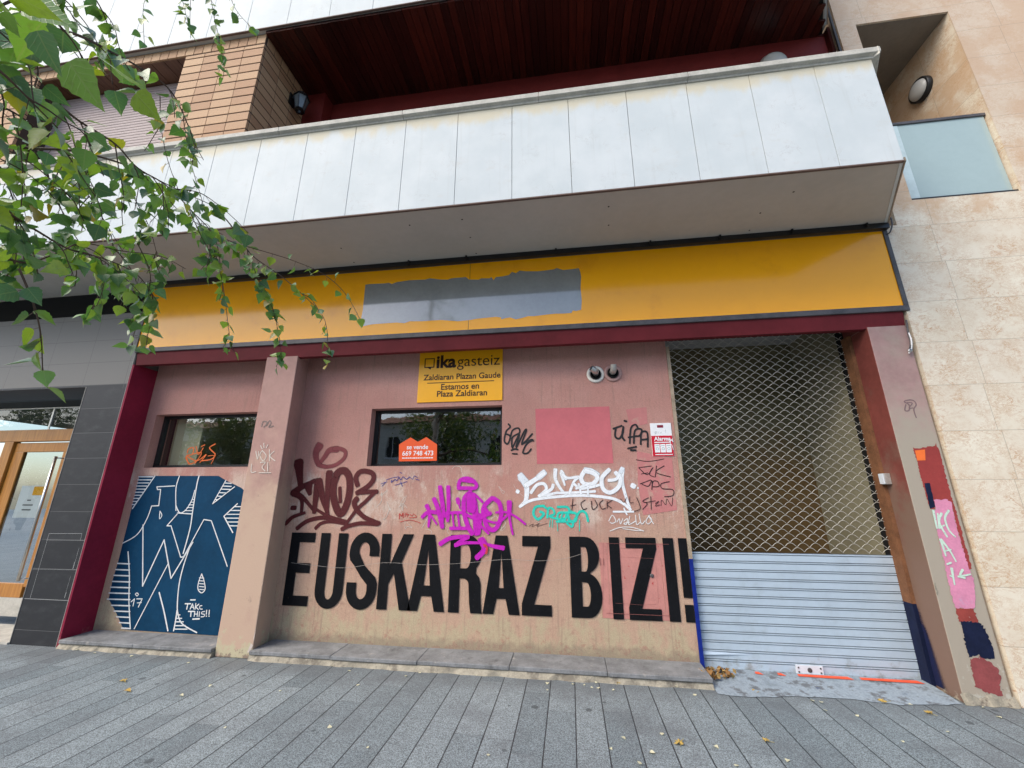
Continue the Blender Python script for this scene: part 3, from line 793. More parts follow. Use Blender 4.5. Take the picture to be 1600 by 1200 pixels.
while z < 3.2:
    # wavy wire: sharp valleys, round crests; rows alternate so that crests meet valleys
    pts = []
    ph = (r % 2) * 0.5
    nx = int((2.856 - 1.116) / px_ * 10)
    for i in range(nx + 1):
        x = 1.116 + (2.856 - 1.116) * i / nx
        t = ((x - 1.263) / px_ + ph) % 1.0
        pts.append((x, 4.30 + 0.002 * ((r % 2) * 2 - 1), z + pz_ * (abs(math.sin(math.pi * t)) ** 0.85) * 0.98))
    gm.tube(pts, 0.0023, 4, cap=False)
    z += pz_; r += 1
gm.build('wire_grille', M['grille'], SH, smooth=True)
MB().box(1.086, 1.120, 4.250, 4.36, 0.93, 3.06).build('guide_rail', M['trim'], SH)
o = MB().box(1.086, 1.120, 4.2505, 4.36, 0.02, 0.93).build('guide_rail', M['bluepaint'], SH); o['label'] = 'blue painted lower part of the guide'
MB().box(2.842, 2.874, 4.20, 4.309, 0.62, 3.06).build('guide_rail', M['rust'], SH)
MB().box(2.858, 2.8745, 4.3095, 4.40, 0.02, 3.165).build('dark_gap_strip', M['void'], SH)  # black strip added to stand in for the dark gap behind the guide
o = MB().box(2.842, 2.874, 4.2, 4.36, 0.02, 0.62).build('guide_rail', M['navy'], SH); o['label'] = 'navy painted lower part of the guide'

# ---- balconies: slab and clad parapet with a splayed right end
JX = [-0.434 + 0.5525 * k for k in range(-17, 6)]
def balcony(z0, zt, name):
    poly = [(-10, YB + .02), (2.80, YB + .02), (3.285, F - .02), (3.285, F + .1), (-10, F + .1)]
    sl_ = MB().prism(poly, 'z', z0 + .005, z0 + .2)
    o = sl_.build('balcony', M['plaster'], B)
    c = MB()
    xs = [-10] + [x for x in JX if x < 2.5] + [2.80]
    for a, b in zip(xs[:-1], xs[1:]):
        c.box(a + .0022, b - .0022, YB, YB + .025, z0, zt)
    # splayed end cladding
    L = Vector((3.285 - 2.80, F - YB, 0)); nrm = Vector((L.y, -L.x, 0)).normalized()
    p0 = Vector((2.80, YB, 0)); p1 = p0 + L
    q0, q1 = p0 - nrm * .025, p1 - nrm * .025
    c.prism([(p0.x, p0.y + .001), (p1.x, p1.y), (q1.x, q1.y), (q0.x, q0.y + .001)], 'z', z0 + .001, zt - .001)
    c.build('marble_cladding', M['marble'], o, bevel=0.0015)
    k = MB().box(-10, 2.79, YB + .026, YB + .14, z0 + .2, zt - .002)
    k.build('parapet_core', M['mortar'], o)
    cp = MB()
    xs = [-10 + 1.38 * i for i in range(9)] + [2.42, 2.86]
    xs = [-10.0]
    while xs[-1] < 2.2: xs.append(xs[-1] + 1.405)
    xs[-1] = 2.86
    for a, b in zip(xs[:-1], xs[1:]):
        cp.prism([(YB - .045, zt + .03), (YB - .045, zt + .085), (YB + .17, zt + .095), (YB + .17, zt), (YB - .012, zt), (YB - .012, zt + .02)], 'x', a + .0015, b - .0015)
    e0, e1 = p0 + nrm * .045, p1 + nrm * .045
    f0, f1 = p0 - nrm * .15, p1 - nrm * .15
    cp.prism([(e0.x + .0, e0.y - .03), (e1.x, e1.y), (f1.x, f1.y), (f0.x, f0.y + .1)], 'z', zt + .002, zt + .088)
    cp.build('coping', M['coping'], o, bevel=0.004)
    MB().prism([(p0.x - .0, p0.y - .004), (p0.x + .012, p0.y - .004), (p1.x + .012, p1.y), (p1.x, p1.y)], 'z', z0 - .004, z0 + .03).build('edge_strip', M['endface'], o)
    MB().box(-10, 2.80, YB - .004, YB + .02, z0 - .008, z0 + .004).build('drip_edge', M['dripedge'], o)
    return o
bal = balcony(4.14, 5.25, 'balcony')
bal2 = balcony(7.0, 9.0, 'balcony')
bal2['label'] = 'upper balcony with white marble parapet'
mb = MB()
for px, py in ((533, 388), (553, 410), (722, 343), (735, 371), (744, 396), (951, 323), (951, 352), (1188, 333), (1171, 360), (640, 352), (1240, 300), (1010, 395)):
    p = G(px, py, 4.144)
    MB().lathe(p, (0, 0, -1), [(0.001, .0005), (.008, .0005), (.010, -.003)], 8).build('anchor_hole', M['void'], bal)
# dark seam between the balcony soffit and the shop sign
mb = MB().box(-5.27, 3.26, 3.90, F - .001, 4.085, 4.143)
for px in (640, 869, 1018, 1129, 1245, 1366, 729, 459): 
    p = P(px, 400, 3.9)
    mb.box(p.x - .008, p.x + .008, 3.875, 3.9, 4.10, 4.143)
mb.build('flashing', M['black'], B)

# ---- first-floor recess: timber soffit, red wall, brick piers, blind
mb = MB()
x = -3.49
while x < 3.34:
    w_ = 0.092
    mb.box(x, min(x + w_ - .006, 3.34), max(YB + .03, YB + .03 + (x + w_ - 2.80) / .485 * .91), 4.07, 6.955 + rnd.uniform(-.002, .002), 6.985)
    x += w_
mb.build('timber_soffit', M['wood_soffit'], B)
MB().prism([(-3.49, YB + .03), (2.78, YB + .03), (3.29, 4.07), (-3.49, 4.07)], 'z', 6.986, 6.998).build('soffit_back', M['void'], B)
MB().box(-3.49, 3.34, 4.07, 4.2, 5.0, 7.0).build('recess_wall', M['recess_red'], B)
MB().box(-3.50, -3.20, 3.885, 4.069, 5.0, 6.95).build('red_pier', M['recess_red'], B)
MB().prism([(-10, 3.2), (2.8, 3.2), (3.25, 4.05), (-10, 4.05)], 'z', 4.35, 4.45).build('balcony_floor', M['granite_sill'], B)
def bricks(mb, x0, x1, y0, z0, z1, face, hb=0.1255, lb=0.30, joint=0.016, vj=0.005):
    z = z0
    while z < z1 - .01:
        zz = min(z + hb - joint, z1)
        n = max(1, round((x1 - x0) / lb)); l = (x1 - x0) / n
        for i in range(n):
            a, b = x0 + i * l + vj / 2, x0 + (i + 1) * l - vj / 2
            if face == 'f': mb.box(a, b, y0, y0 + .03, z, zz)
            else: mb.box(y0 - .03, y0, a, b, z, zz)
        z += hb
def soldier(mb, x0, x1, y0, z0, z1, face):
    n = max(1, round((x1 - x0) / 0.125)); l = (x1 - x0) / n
    for i in range(n):
        a, b = x0 + i * l + .004, x0 + (i + 1) * l - .004
        if face == 'f': mb.box(a, b, y0, y0 + .03, z0, z1)
        else: mb.box(y0 - .03, y0, a, b, z0, z1)
BF = 3.12
bk = MB()
bricks(bk, -4.60, -3.502, BF, 4.9, 6.83, 'f')
bricks(bk, BF + .031, 3.90, -3.50, 4.9, 6.83, 's', lb=0.22)
bricks(bk, -9.6, -6.84, BF, 4.9, 6.83, 'f')
soldier(bk, -9.6, -3.502, BF, 6.85, 6.995, 'f'); soldier(bk, BF + .031, 3.90, -3.50, 6.85, 6.995, 's')
bw = bk.build('brick_wall', M['brick'], B, bevel=0.003)
mb = MB()
mb.box(-4.60 + .004, -3.505, BF + .006, 4.0, 4.9, 6.99)
mb.box(-9.6, -6.845, BF + .006, 3.6, 4.9, 6.99)
mb.box(-6.845, -4.596, BF + .03, 3.6, 6.85, 6.99)
mb.build('mortar_bed', M['mortar'], bw)
mb = MB()
for i in range(12): mb.box(-6.84 + .19 * i, -6.84 + .19 * i + .18, BF + .02, 3.5, 6.84, 6.848)
mb.build('window_head', wood_mat('window_head_boards', (.10, .04, .02), (.16, .07, .035), 1, .5), bw)
bl = MB()
z = 5.60
while z < 6.80:
    bl.prism([(3.40, z), (3.392, z + .005), (3.390, z + .03), (3.395, z + .044), (3.41, z + .044), (3.41, z)], 'x', -6.84, -4.60); z += .0455
bl = bl.build('roller_blind', M['blind'], B)
MB().box(-6.84, -4.60, 3.385, 3.42, 5.52, 5.60).build('blind_rail', M['black'], bl)
MB().box(-6.84, -4.60, 3.45, 3.5, 4.9, 6.85).build('dark_glazing', M['void'], B)
# right end of the recess: white stop, rain pipes
MB().box(3.332, 3.350, 4.02, 4.07, 5.2, 7.0).build('white_stop', M['coping'], B)
MB().box(3.30, 3.331, 4.0, 4.07, 6.6, 7.0).build('timber_edge', M['wood_soffit'], B)
mb = MB().tube([(3.335, 3.96, 5.3), (3.335, 3.96, 8.0)], .014, 8).tube([(3.36, 3.97, 5.3), (3.355, 3.97, 6.7), (3.345, 3.98, 8.0)], .008, 8)
mb.build('rain_pipe', M['black'], B)

# ---- left part: slate-tiled entrance
DY = 4.44
mb = MB()
mb.box(-5.86, -5.276, F, DY + .1, 0, 2.784)
mb.box(-10, -5.276, F, DY + .1, 2.784, 3.765)
sw = mb.build('slate_wall', M['slate'], B)
MB().box(-5.279, -5.2755, F - .006, F + .01, 0, 3.765).build('metal_trim', M['coping'], sw)
MB().box(-5.8645, -5.861, F - .004, F + .01, 0, 2.784).build('metal_trim', M['zinc'], sw)
MB().box(-10, -5.28, F + .12, F + .2, 3.765, 4.15).build('dark_slot', M['void'], B)
st = Strokes(F, 0.002).draw('''
1.6|: 386,268 642,268
1.2|: 642,268 630,320
1.4|: 386,268 238,770
1.2|: 620,380 575,540
2|: 585,490 570,545
1|: 555,600 505,770
1.6|: 522,725 508,770
1.8|: 195,776 535,792
1|: 365,318 665,322
1|: 260,545 605,552
''', (0, 780), 5)
st.build('hatch_outline', spray('scratched_white', (.5, .5, .5), .4), sw)
dz = lambda py, px=60: P(px, py, DY).z
door = thing('x', (0, 0, 0), 'x', 'x') if False else None
DR = MB()
DR.box(-10, -5.87, DY, DY + .08, 2.20, 2.36)
for a, b in ((-7.62, -7.47),): DR.box(a, b, DY + .001, DY + .08, 0.0, 2.20)
DR.box(-10, -8.9, DY, DY + .08, 0, 2.2)
DR = DR.build('entrance_door', M['doorwood'], B, bevel=.006)
lf = MB()
lf.box(-7.46, -6.00, DY + .03, DY + .075, 2.06, 2.185)
lf.box(-7.46, -7.30, DY + .03, DY + .075, 0.42, 2.06)
lf.box(-6.66, -5.90, DY + .0301, DY + .075, 0.42, 2.185)
lf.box(-7.46, -6.66, DY + .03, DY + .075, 0.30, 0.46)
lf.build('door_leaf', M['doorwood'], DR, bevel=.006)
MB().box(-7.46, -5.90, DY + .025, DY + .08, 0.10, 0.30).build('kick_plate', M['coping'], DR)
MB().quad((-7.30, DY + .045, .46), (-6.66, DY + .045, .46), (-6.66, DY + .045, 2.06), (-7.30, DY + .045, 2.06)).build('pane', M['doorglass'], DR)
mb = MB().quad((-10, DY + .03, 2.36), (-5.87, DY + .03, 2.36), (-5.87, DY + .03, 2.784), (-10, DY + .03, 2.784))
mb.build('transom_pane', M['doorglass'], DR)
MB().box(-7.02, -6.995, DY + .02, DY + .03, 2.36, 2.66).box(-10, -5.87, DY + .015, DY + .029, 2.655, 2.668).build('transom_bar', M['steel'], DR)
h0, h1 = P(89, 713, DY - .07), P(26, 908, DY - .07)
hx = (h0.x + h1.x) / 2
mb = MB().tube([(hx, DY - .07, h1.z), (hx, DY - .07, h0.z)], .017, 10)
for zz in (h1.z + .02, h0.z - .02): mb.tube([(hx, DY - .07, zz), (hx + .06, DY + .03, zz)], .009, 8)
mb.build('handle', M['steel'], DR, smooth=True)
nt_ = MB().box(-7.18, -6.78, DY + .053, DY + .056, 1.22, 1.62, 0)
nt_.box(-6.98, -6.785, DY + .052, DY + .053, 1.50, 1.61, 1)
for zz, a, b in ((1.43, -7.03, -6.97), (1.37, -7.08, -6.92), (1.31, -7.07, -6.93)): nt_.box(a, b, DY + .0515, DY + .053, zz, zz + .014, 2)
nt_.build('notice_sheet', [M['white'], M['plaque'], M['frame_grey']], DR)
m = MB()
m.quad((-10, 7.5, 0), (-5.8, 7.5, 0), (-5.8, 7.5, 2.8), (-10, 7.5, 2.8)); m.quad((-5.8, 7.5, 0), (-5.8, DY + .1, 0), (-5.8, DY + .1, 2.8), (-5.8, 7.5, 2.8))
m.quad((-10, DY + .1, 2.79), (-5.8, DY + .1, 2.79), (-5.8, 7.5, 2.79), (-10, 7.5, 2.79))
m.build('hallway', M['interior_dark'], B)
MB().box(-10, -5.865, F - .02, DY + .02, 0.001, 0.02).build('doorstep', M['coping'], B)
# rest of the block above and beside, so that nothing is hollow from a step aside
MB().box(-10, 3.3, 4.8, 9, 3.45, 12).build('block_core', M['interior_dark'], B)
MB().box(-10, 3.2, F + .1, 4.8, 8.0, 12).build('upper_wall', M['brick'], B)

# ================================================================== painted slogan (traced letter by letter)
def arc(cx, cz, rx, rz, a0, a1, n=14):
    return [(cx + rx * math.cos(R(a0 + (a1 - a0) * i / n)), cz + rz * math.sin(R(a0 + (a1 - a0) * i / n))) for i in range(n + 1)]
def glyph(ch, w):
    """outlines in a box w wide and 1 high; w and the stem in units of the letter height"""
    s = 0.150; t = 0.135
    if ch == 'E': return [[(0, 0), (w, 0), (w, t), (s, t), (s, .44), (w * .93, .44), (w * .93, .44 + t), (s, .44 + t), (s, 1 - t), (w, 1 - t), (w, 1), (0, 1)]]
    if ch == 'I': return [[(0, 0), (w, 0), (w, 1), (0, 1)]]
    if ch == '!': return [[(0, .28), (w, .28), (w, 1), (0, 1)], [(0, 0), (w, 0), (w, .2), (0, .2)]]
    if ch == 'Z': return [[(0, 0), (w, 0), (w, t), (s * 1.12, t), (w, 1 - t * 1.05), (w, 1), (.01, 1), (.01, 1 - t), (w - s * 1.15, 1 - t), (0, t * 1.05)]]
    if ch == 'A':
        a = 0.085
        return [[(0, 0), (s * .98, 0), (s * 1.28, .19), (w - s * 1.28, .19), (w - s * .98, 0), (w, 0), (w / 2 + a, 1), (w / 2 - a, 1)],
                [(s * 1.47, .19 + t), (w / 2, .80), (w - s * 1.47, .19 + t)]]
    if ch == 'K':
        return [[(0, 0), (s, 0), (s, .33), (s * 1.5, .47), (w - s * 1.12, 0), (w, 0), (s * 2.2, .62), (w * .97, 1), (w * .97 - s * 1.05, 1), (s, .57), (s, 1), (0, 1)]]
    if ch == 'U':
        r = w / 2
        return [[(0, 1)] + arc(r, .22, r, .24, 180, 360, 20) + [(w, 1), (w - s, 1)] + arc(r, .22, r - s, .24 - t * .9, 360, 180, 20) + [(s, 1)]]
    if ch == 'S':
        r = w / 2
        out = arc(r, .755, r, .26, -8, 180, 16)[0:] + [(0.0, .70), (.02, .63), (.09, .56), (w * .45, .41), (w - s * 1.02, .31), (w - s, .25)]
        inn = arc(r, .235, r - s, .115, 0, -180, 14) + [(s, .335), (0, .335)]
        low = arc(r, .245, r, .26, 180, 360, 16) + [(w, .33), (w * .93, .41), (w * .55, .56), (s * 1.2, .68), (s, .74)]
        top = arc(r, .765, r - s, .115, 180, 8, 14)
        return [out + inn + low + top + [(w - s, .69), (w, .69)]]
    if ch in 'BR':
        o = [(0, 0)]
        if ch == 'B':
            o += [(w * .55, 0)] + arc(w * .55, .27, w * .45, .27, -90, 78, 12) + arc(w * .52, .77, w * .44, .23, -70, 90, 12) + [(0, 1)]
            h1 = [(s, t)] + [(w * .5, t)] + arc(w * .52, .28, w * .48 - s, .28 - t, -90, 90, 10) + [(s, .43)]
            h2 = [(s, .56)] + arc(w * .5, .715, w * .46 - s, .155, -90, 90, 10) + [(s, .87)]
            return [o, h1, h2]
        o += [(s, 0), (s, .43), (w * .42, .43)] + arc(w * .42, .35, w * .17, .08, 90, 0, 5) + [(w * .62, .12), (w * .66, 0), (w, 0), (w * .98, .04), (w * .955, .2), (w * .95, .36), (w * .90, .45), (w * .80, .50)]
        o += arc(w * .52, .755, w * .44, .245, -48, 90, 14) + [(0, 1)]
        return [o, [(s, .56)] + arc(w * .5, .715, w * .45 - s, .155, -90, 90, 10) + [(s, .87)]]
LZ0, LH = 0.395, 0.716
loops_all = []
LET = [('E', 441, 480), ('U', 489, 533), ('S', 538, 586), ('K', 588, 640), ('A', 636, 694), ('R', 700, 753), ('A', 754, 812),
       ('Z', 815.5, 862.5), ('B', 893.5, 943), ('I', 958.5, 975), ('Z', 984, 1035), ('I', 1046.5, 1064), ('!', 1072, 1086)]
slog = None
for ch, a, b in LET:
    pb = 946.5 + (a - 441) * .0383
    xa = P(a, pb, W).x; xb = P(b, pb, W).x
    if ch == '!': xb = min(xb, 1.084)
    if ch == 'K': xb += .01
    w = (xb - xa) / LH
    for lp in glyph(ch, w): loops_all.append([(xa + x * LH, LZ0 + zz * LH) for x, zz in lp])
fill2d('painted_slogan', loops_all, W - .0075, M['slogan'], wall, 'black condensed capitals reading EUSKARAZ BIZI!')

# meter hatch in the wall, painted over
hx0, hx1, hz0, hz1 = 0.262, 0.925, 0.40, 1.06
mb = MB()
mb.box(hx0, hx1, W - .003, W + .01, hz0, hz0 + .055); mb.box(hx0, hx1, W - .003, W + .01, hz1 - .05, hz1)
mb.box(hx0, hx0 + .07, W - .003, W + .01, hz0 + .055, hz1 - .05); mb.box(hx1 - .09, hx1, W - .003, W + .01, hz0 + .055, hz1 - .05)
ha = mb.build('meter_hatch', M['hatch'], wall)
# (leaf and sunk panel belong to the hatch as one mesh with it)
mb = MB().box(hx0 + .073, hx1 - .093, W - .0022, W + .01, hz0 + .058, hz1 - .053)
o = mb.build('hatch_panel', M['hatch'], wall)
st = Strokes(W, 0.0085).draw('''
1.5|: 765,225 760,780
1.2|: 1150,370 1170,670
1.5|: 880,328 1140,342
3.5|: 790,742 1255,762
2.5|: 785,230 1245,236
1.5|: 855,668 1050,682 1150,676
6: 738,335 742,390
5: 765,340 768,388
''', (780, 800), 4.706)
st.build('hatch_edge', spray('hatch_edge_paint', (.25, .09, .08), .5), wall)
mb = MB().lathe((0.735, W - .009, .775), (0, -1, 0), [(0, .004), (.012, .004), (.018, 0)], 12)
mb.build('hatch_lock', M['frame_grey'], wall)

# colour patches on the wall
def patch(pts, Y, m, parent, name='paint_patch', label=None, lift=.002, rag=0.0):
    if rag:
        q_ = []
        for i in range(len(pts)):
            a, b = Vector(pts[i]), Vector(pts[(i + 1) % len(pts)])
            n_ = max(1, int((b - a).length / 2.5))
            q_ += [tuple(a.lerp(b, k / n_) + Vector((rnd.uniform(-rag, rag), rnd.uniform(-rag, rag)))) for k in range(n_)]
        pts = q_
    return fill2d(name, [[(P(a, b, Y).x, P(a, b, Y).z) for a, b in pts]], Y - lift, m, parent, label)
patch([(836.5, 639), (952, 635), (955, 680), (958.5, 724), (839, 725)], W, M['patch'], wall, label='plain raspberry rectangle painted over an old tag')
patch([(995, 705), (1030, 712), (1050, 716), (1058, 797), (1005, 805), (997, 760)], W, M['patch_faint'], wall, label='faded rose patch under black marker writing')
patch([(978, 640), (1010, 636), (1012, 662), (985, 668)], W, M['patch_faint'], wall)

# ================================================================== graffiti, traced stroke by stroke
K3 = (440, 690)
st = Strokes(W, 0.003).draw('''
150>70: 215,275 225,380 240,560
95>60: 150,640 250,570 340,530 410,490
70>45: 140,645 250,720 250,880
75>40: 150,640 260,690 420,880
120>60: 340,560 355,650
110>60: 455,500 430,700 410,880
110>50: 470,500 520,720 580,900
110>50: 600,400 580,600 570,890
100: 700,400 650,560 660,740 730,900 800,820 850,640 850,460 800,370 730,370 690,410
50: 730,580 735,750
70: 950,540 930,450 980,380 1060,370 1140,400 1150,470 1080,560 950,640
60: 950,640 1060,630 1190,625
55>45: 1170,630 1060,740 960,830 850,970 800,1040
80>55: 940,720 910,770 950,860 1050,950 1220,1020
55: 760,1090 850,1050 1000,1020 1200,1030
60>40: 60,1020 150,940 290,890
60>50: 200,1080 330,990 520,950 720,980 820,1010
50>40: 430,1080 500,1020 620,1000 800,1030
40>50: 440,850 560,920 700,970 800,1000
60: 135,828 170,828
''', K3, 8)
st.build('graffiti_tag', spray('maroon_spray', (0.085, 0.012, 0.014), .55), wall, 'large maroon spray tag with a halo above the slogan')
st = Strokes(W, 0.0028).draw('''
100>60: 690,95 600,110 540,190 480,270
130>40: 470,60 430,150 460,280 560,310
60: 460,290 560,315 680,290 780,210 800,130 740,90 660,90
''', K3, 8)
st.build('graffiti_tag', spray('faded_maroon_spray', (0.20, 0.045, 0.05), .95), wall, 'soft faded maroon ring sprayed over the maroon tag')
MC = (630, 720)
st = Strokes(W, 0.009).draw('''
60>30: 280,530 310,610 300,770
50: 230,655 300,600 420,610
24: 320,630 395,740
60: 365,450 410,560 460,770
60: 435,310 455,450 470,560
34: 470,560 460,770
60>45: 530,310 535,500 525,700
45: 470,560 500,650 525,600
55: 640,450 650,490
20: 650,490 670,560
40: 560,610 700,610 860,680 1010,620
26: 580,620 600,800
30: 640,610 665,780
45: 560,790 760,790
60: 790,370 720,440 715,600 760,760 810,850
130: 800,420 800,560
90: 830,480 850,640 865,840
70: 900,640 880,840
34: 800,650 1000,850
34: 840,390 930,480
60: 1040,440 960,520 940,600 980,760 1050,810 1110,760 1150,640 1130,500 1060,440
55: 960,560 1000,620 1020,615
30: 950,680 1050,720 1140,710 1240,620
30: 1090,605 1160,600 1230,610 1330,660 1430,740
75>60: 1245,490 1245,600
40>26: 1240,620 1260,740 1285,860
50: 650,300 670,230 740,205 810,225 860,280 840,320 740,320 650,320
40: 700,230 830,250
60>40: 440,970 540,910 660,890 770,890 690,930 620,980
55>30: 620,985 720,960 900,960
70: 930,920 960,980 940,1060 870,1130
80: 910,930 960,1010
35>60: 960,970 1060,1000 1170,1020
''', MC, 7.5)
st.build('graffiti_tag', spray('magenta_spray', (0.50, 0.012, 0.42), .5), wall, 'magenta spray tag with a halo overlapping the slogan')
st = Strokes(W, 0.0155).draw('''
30: 970,990 985,1030 975,1080
26: 950,980 960,1000
''', MC, 7.5)
st.build('paint_drip', spray('red_drip', (0.55, 0.05, 0.06), .6), wall)
WT = (770, 640)
st = Strokes(W, 0.003).draw('''
70>30: 245,590 290,660 285,780 235,835
55>40: 290,650 370,600 440,550
34: 330,715 380,650 440,640 460,690 400,745
34: 400,745 500,690 520,650
42>24: 540,520 540,600 590,690 630,730
26: 470,745 540,720 700,715 880,705
28: 630,600 600,540 590,530
36>20: 590,550 620,650
28: 660,720 700,620 740,580 650,590 600,560
46: 790,530 760,590 790,640 860,640 900,590 870,550 800,530
28: 700,640 760,680 880,660 940,640
22: 820,650 820,730
22: 740,640 760,725
26: 720,680 830,640
44: 1000,520 940,590 950,680 1010,715 1080,670 1100,600 1060,545
34: 1000,610 1060,600 1090,560
40>26: 1120,510 1115,620 1150,760 1185,860
30: 235,835 340,780 560,750 780,740 1000,760 1110,800 1185,860
24: 400,745 560,715
42: 213,705 216,707
55: 1205,655 1215,660
18: 1250,675 1252,677
20: 1040,880 1210,880
16: 1130,850 1155,905
''', WT, 5.517)
st.build('graffiti_tag', spray('white_spray', (0.78, 0.80, 0.82), .7), wall, 'broad white spray tag with long underline')
wo_ = spray('white_overspray', (0.72, 0.76, 0.80), 1.0)
for k, l_ in enumerate(('70>90: 240,570 290,640', '70: 440,545 400,580', '60: 800,520 850,530 900,560', '50: 1115,510 1100,540')):
    Strokes(W, 0.003).draw(l_, WT, 5.517).build('overspray', wo_, wall)
st = Strokes(W, 0.0035).draw('''
26: 440,830 370,840 350,900 390,945 440,900 410,880
22: 470,930 480,850 520,860 530,900 490,920 545,940
24: 560,840 640,840 660,880 620,890
24: 640,890 570,890 560,940 620,945 640,900 680,880
26: 660,960 650,890 720,900 710,960 670,960
24: 700,960 750,880 800,890 820,960
22: 550,965 680,970 680,1010 640,980
22: 430,830 480,860
8: 495,950 490,1010
7: 515,950 512,1015
7: 556,980 560,1046
8: 747,950 747,1046
16: 600,900 590,930 610,935
''', WT, 5.517)
st.build('graffiti_tag', spray('turquoise_spray', (0.03, 0.55, 0.42), .5), wall, 'small turquoise spray tag with drips')
st = Strokes(W, 0.003).draw('''
17: 135,125 150,150 115,190 100,270 130,295 150,230 110,210
17: 150,250 170,180 220,160 230,200 170,240 165,320
17: 170,330 230,210 200,330 270,190 290,180 250,300 340,210
17: 340,265 290,300 260,370 300,375 330,340
17: 160,350 190,340 215,345
17: 250,300 330,260 350,270
15: 170,380 210,382
''', WT, 5.517)
st.build('graffiti_tag', spray('black_marker', (0.02, 0.02, 0.022), .4), wall, 'black looped tag beside the window')
st = Strokes(W, 0.003).draw('''
20: 1040,165 1110,140
20: 1060,160 1055,230 1090,250 1120,200 1125,150
20: 1125,150 1115,230 1135,265
22: 1135,97 1150,102
18: 1180,290 1190,160 1230,130 1250,160
18: 1170,240 1230,230
18: 1215,290 1225,180 1280,170 1270,220 1230,230
18: 1275,300 1280,200 1330,200 1335,320
18: 1285,260 1330,255
18: 1165,335 1235,320
20: 1190,350 1230,350
''', WT, 5.517)
st.build('graffiti_tag', spray('black_marker_fat', (0.02, 0.02, 0.022), .4), wall, 'black block tag beside the alarm sign')
st = Strokes(W, 0.0035).draw('''
7: 1235,432 1320,446 1400,440 1475,425
8: 1260,500 1365,487
8: 1260,505 1330,560 1380,500
7: 1280,555 1335,545
8: 1370,510 1350,560 1390,580
8: 1410,485 1400,580
8: 1475,485 1405,540 1530,580
7: 1270,640 1360,605
7: 1280,640 1340,660 1370,610 1370,690
8: 1370,690 1380,620 1420,620 1430,660 1380,665
8: 1520,620 1450,640 1460,680 1550,690 1550,740 1480,750
7: 1240,760 1270,850 1220,875
7: 1340,760 1290,790 1330,810 1290,860
7: 1360,750 1365,860
6: 1320,800 1400,785
6: 1400,810 1430,790 1400,830 1440,820
6: 1450,830 1455,780 1490,820 1500,770 1540,830 1550,760
7: 690,770 680,880
7: 670,830 715,820
8: 795,780 760,810 780,860 810,850
8: 850,790 860,860 900,830 880,780
8: 950,780 920,810 940,855 970,850
8: 985,790 985,850
7: 1030,780 985,815 1025,850
6: 1180,750 1180,800 1210,800
6: 1100,770 1130,800 1150,760
''', WT, 5.517)
st.build('graffiti_tag', spray('thin_black_marker', (0.035, 0.018, 0.02), .4), wall, 'thin black marker writing on the rose patch')
st = Strokes(W, 0.003).draw('''
8: 1000,960 1030,910 1060,960 1030,980 1010,970
8: 1070,970 1090,940 1100,985 1120,940
8: 1130,960 1160,940 1150,990 1130,980 1180,970
8: 1180,920 1170,990 1230,960 1200,980
8: 1230,910 1240,990 1270,970
8: 1260,900 1280,985 1310,960
8: 1350,910 1320,960 1340,985 1370,950 1340,915 1385,985
8: 1010,1046 1100,1015 1200,1015 1300,1046
7: 1120,1025 1240,1042 1290,1040
''', WT, 5.517)
st.build('graffiti_tag', spray('white_marker', (0.74, 0.73, 0.71), .5), wall, 'thin white marker signature above the word BIZI')
st = Strokes(W, 0.003).draw('''
5: 310,1005 350,985 340,1010 400,980 380,1005 470,980
''', WT, 5.517)
st.build('graffiti_tag', spray('brown_pencil', (0.16, 0.09, 0.07), .5), wall, 'tiny brown scribble under the turquoise tag')
st = Strokes(W, 0.003).draw('''
8: 1480,385 1505,395
7: 1310,480 1400,450 1470,440
9: 1380,480 1370,510 1400,490 1420,470 1440,490 1470,450 1490,480 1520,440 1560,470 1600,440
7: 1240,530 1320,500
7: 1255,560 1300,510
7: 1420,545 1570,500
8: 1490,500 1510,560
7: 1600,440 1640,470 1660,430 1700,450
9: 1680,470 1720,480
''', K3, 8)
st.build('graffiti_tag', spray('blue_biro', (0.05, 0.055, 0.25), .45), wall, 'small blue marker tag under the window')
st = Strokes(W, 0.003).draw('''
10: 1475,965 1475,900 1500,930 1520,890 1520,950
8: 1545,890 1545,940
8: 1570,890 1560,915 1590,910 1570,940
8: 1610,910 1630,930 1650,900
8: 1600,950 1640,950 1690,940 1660,910
7: 1480,1005 1600,980 1690,1000 1740,1020
''', K3, 8)
st.build('graffiti_tag', spray('red_marker', (0.50, 0.04, 0.035), .45), wall, 'small red marker signature beside the magenta tag')
# scratched pale scribbles over the scrubbed zone
ps_ = spray('pale_scratches', (0.60, 0.54, 0.47), .8)
for i in range(22):
    cx, cy = rnd.uniform(600, 850), rnd.uniform(745, 830)
    pts = []
    for j in range(5):
        pts.append('%.1f,%.1f' % (cx, cy)); cx += rnd.uniform(-9, 9); cy += rnd.uniform(-9, 14)
    Strokes(W, 0.0024 + .00003 * i).draw('%.2f: ' % rnd.uniform(.5, 1.0) + ' '.join(pts), (0, 0), 1).build('scratch_mark', ps_, wall)
st = Strokes(W, 0.0095).draw('''
.45: 456,879 490,883 540,887 600,879 660,882 720,880 790,874 840,876 880,873 910,865
''', (0, 0), 1)
st.build('hairline_crack', spray('crack_filler', (0.42, 0.37, 0.33), .9), wall)

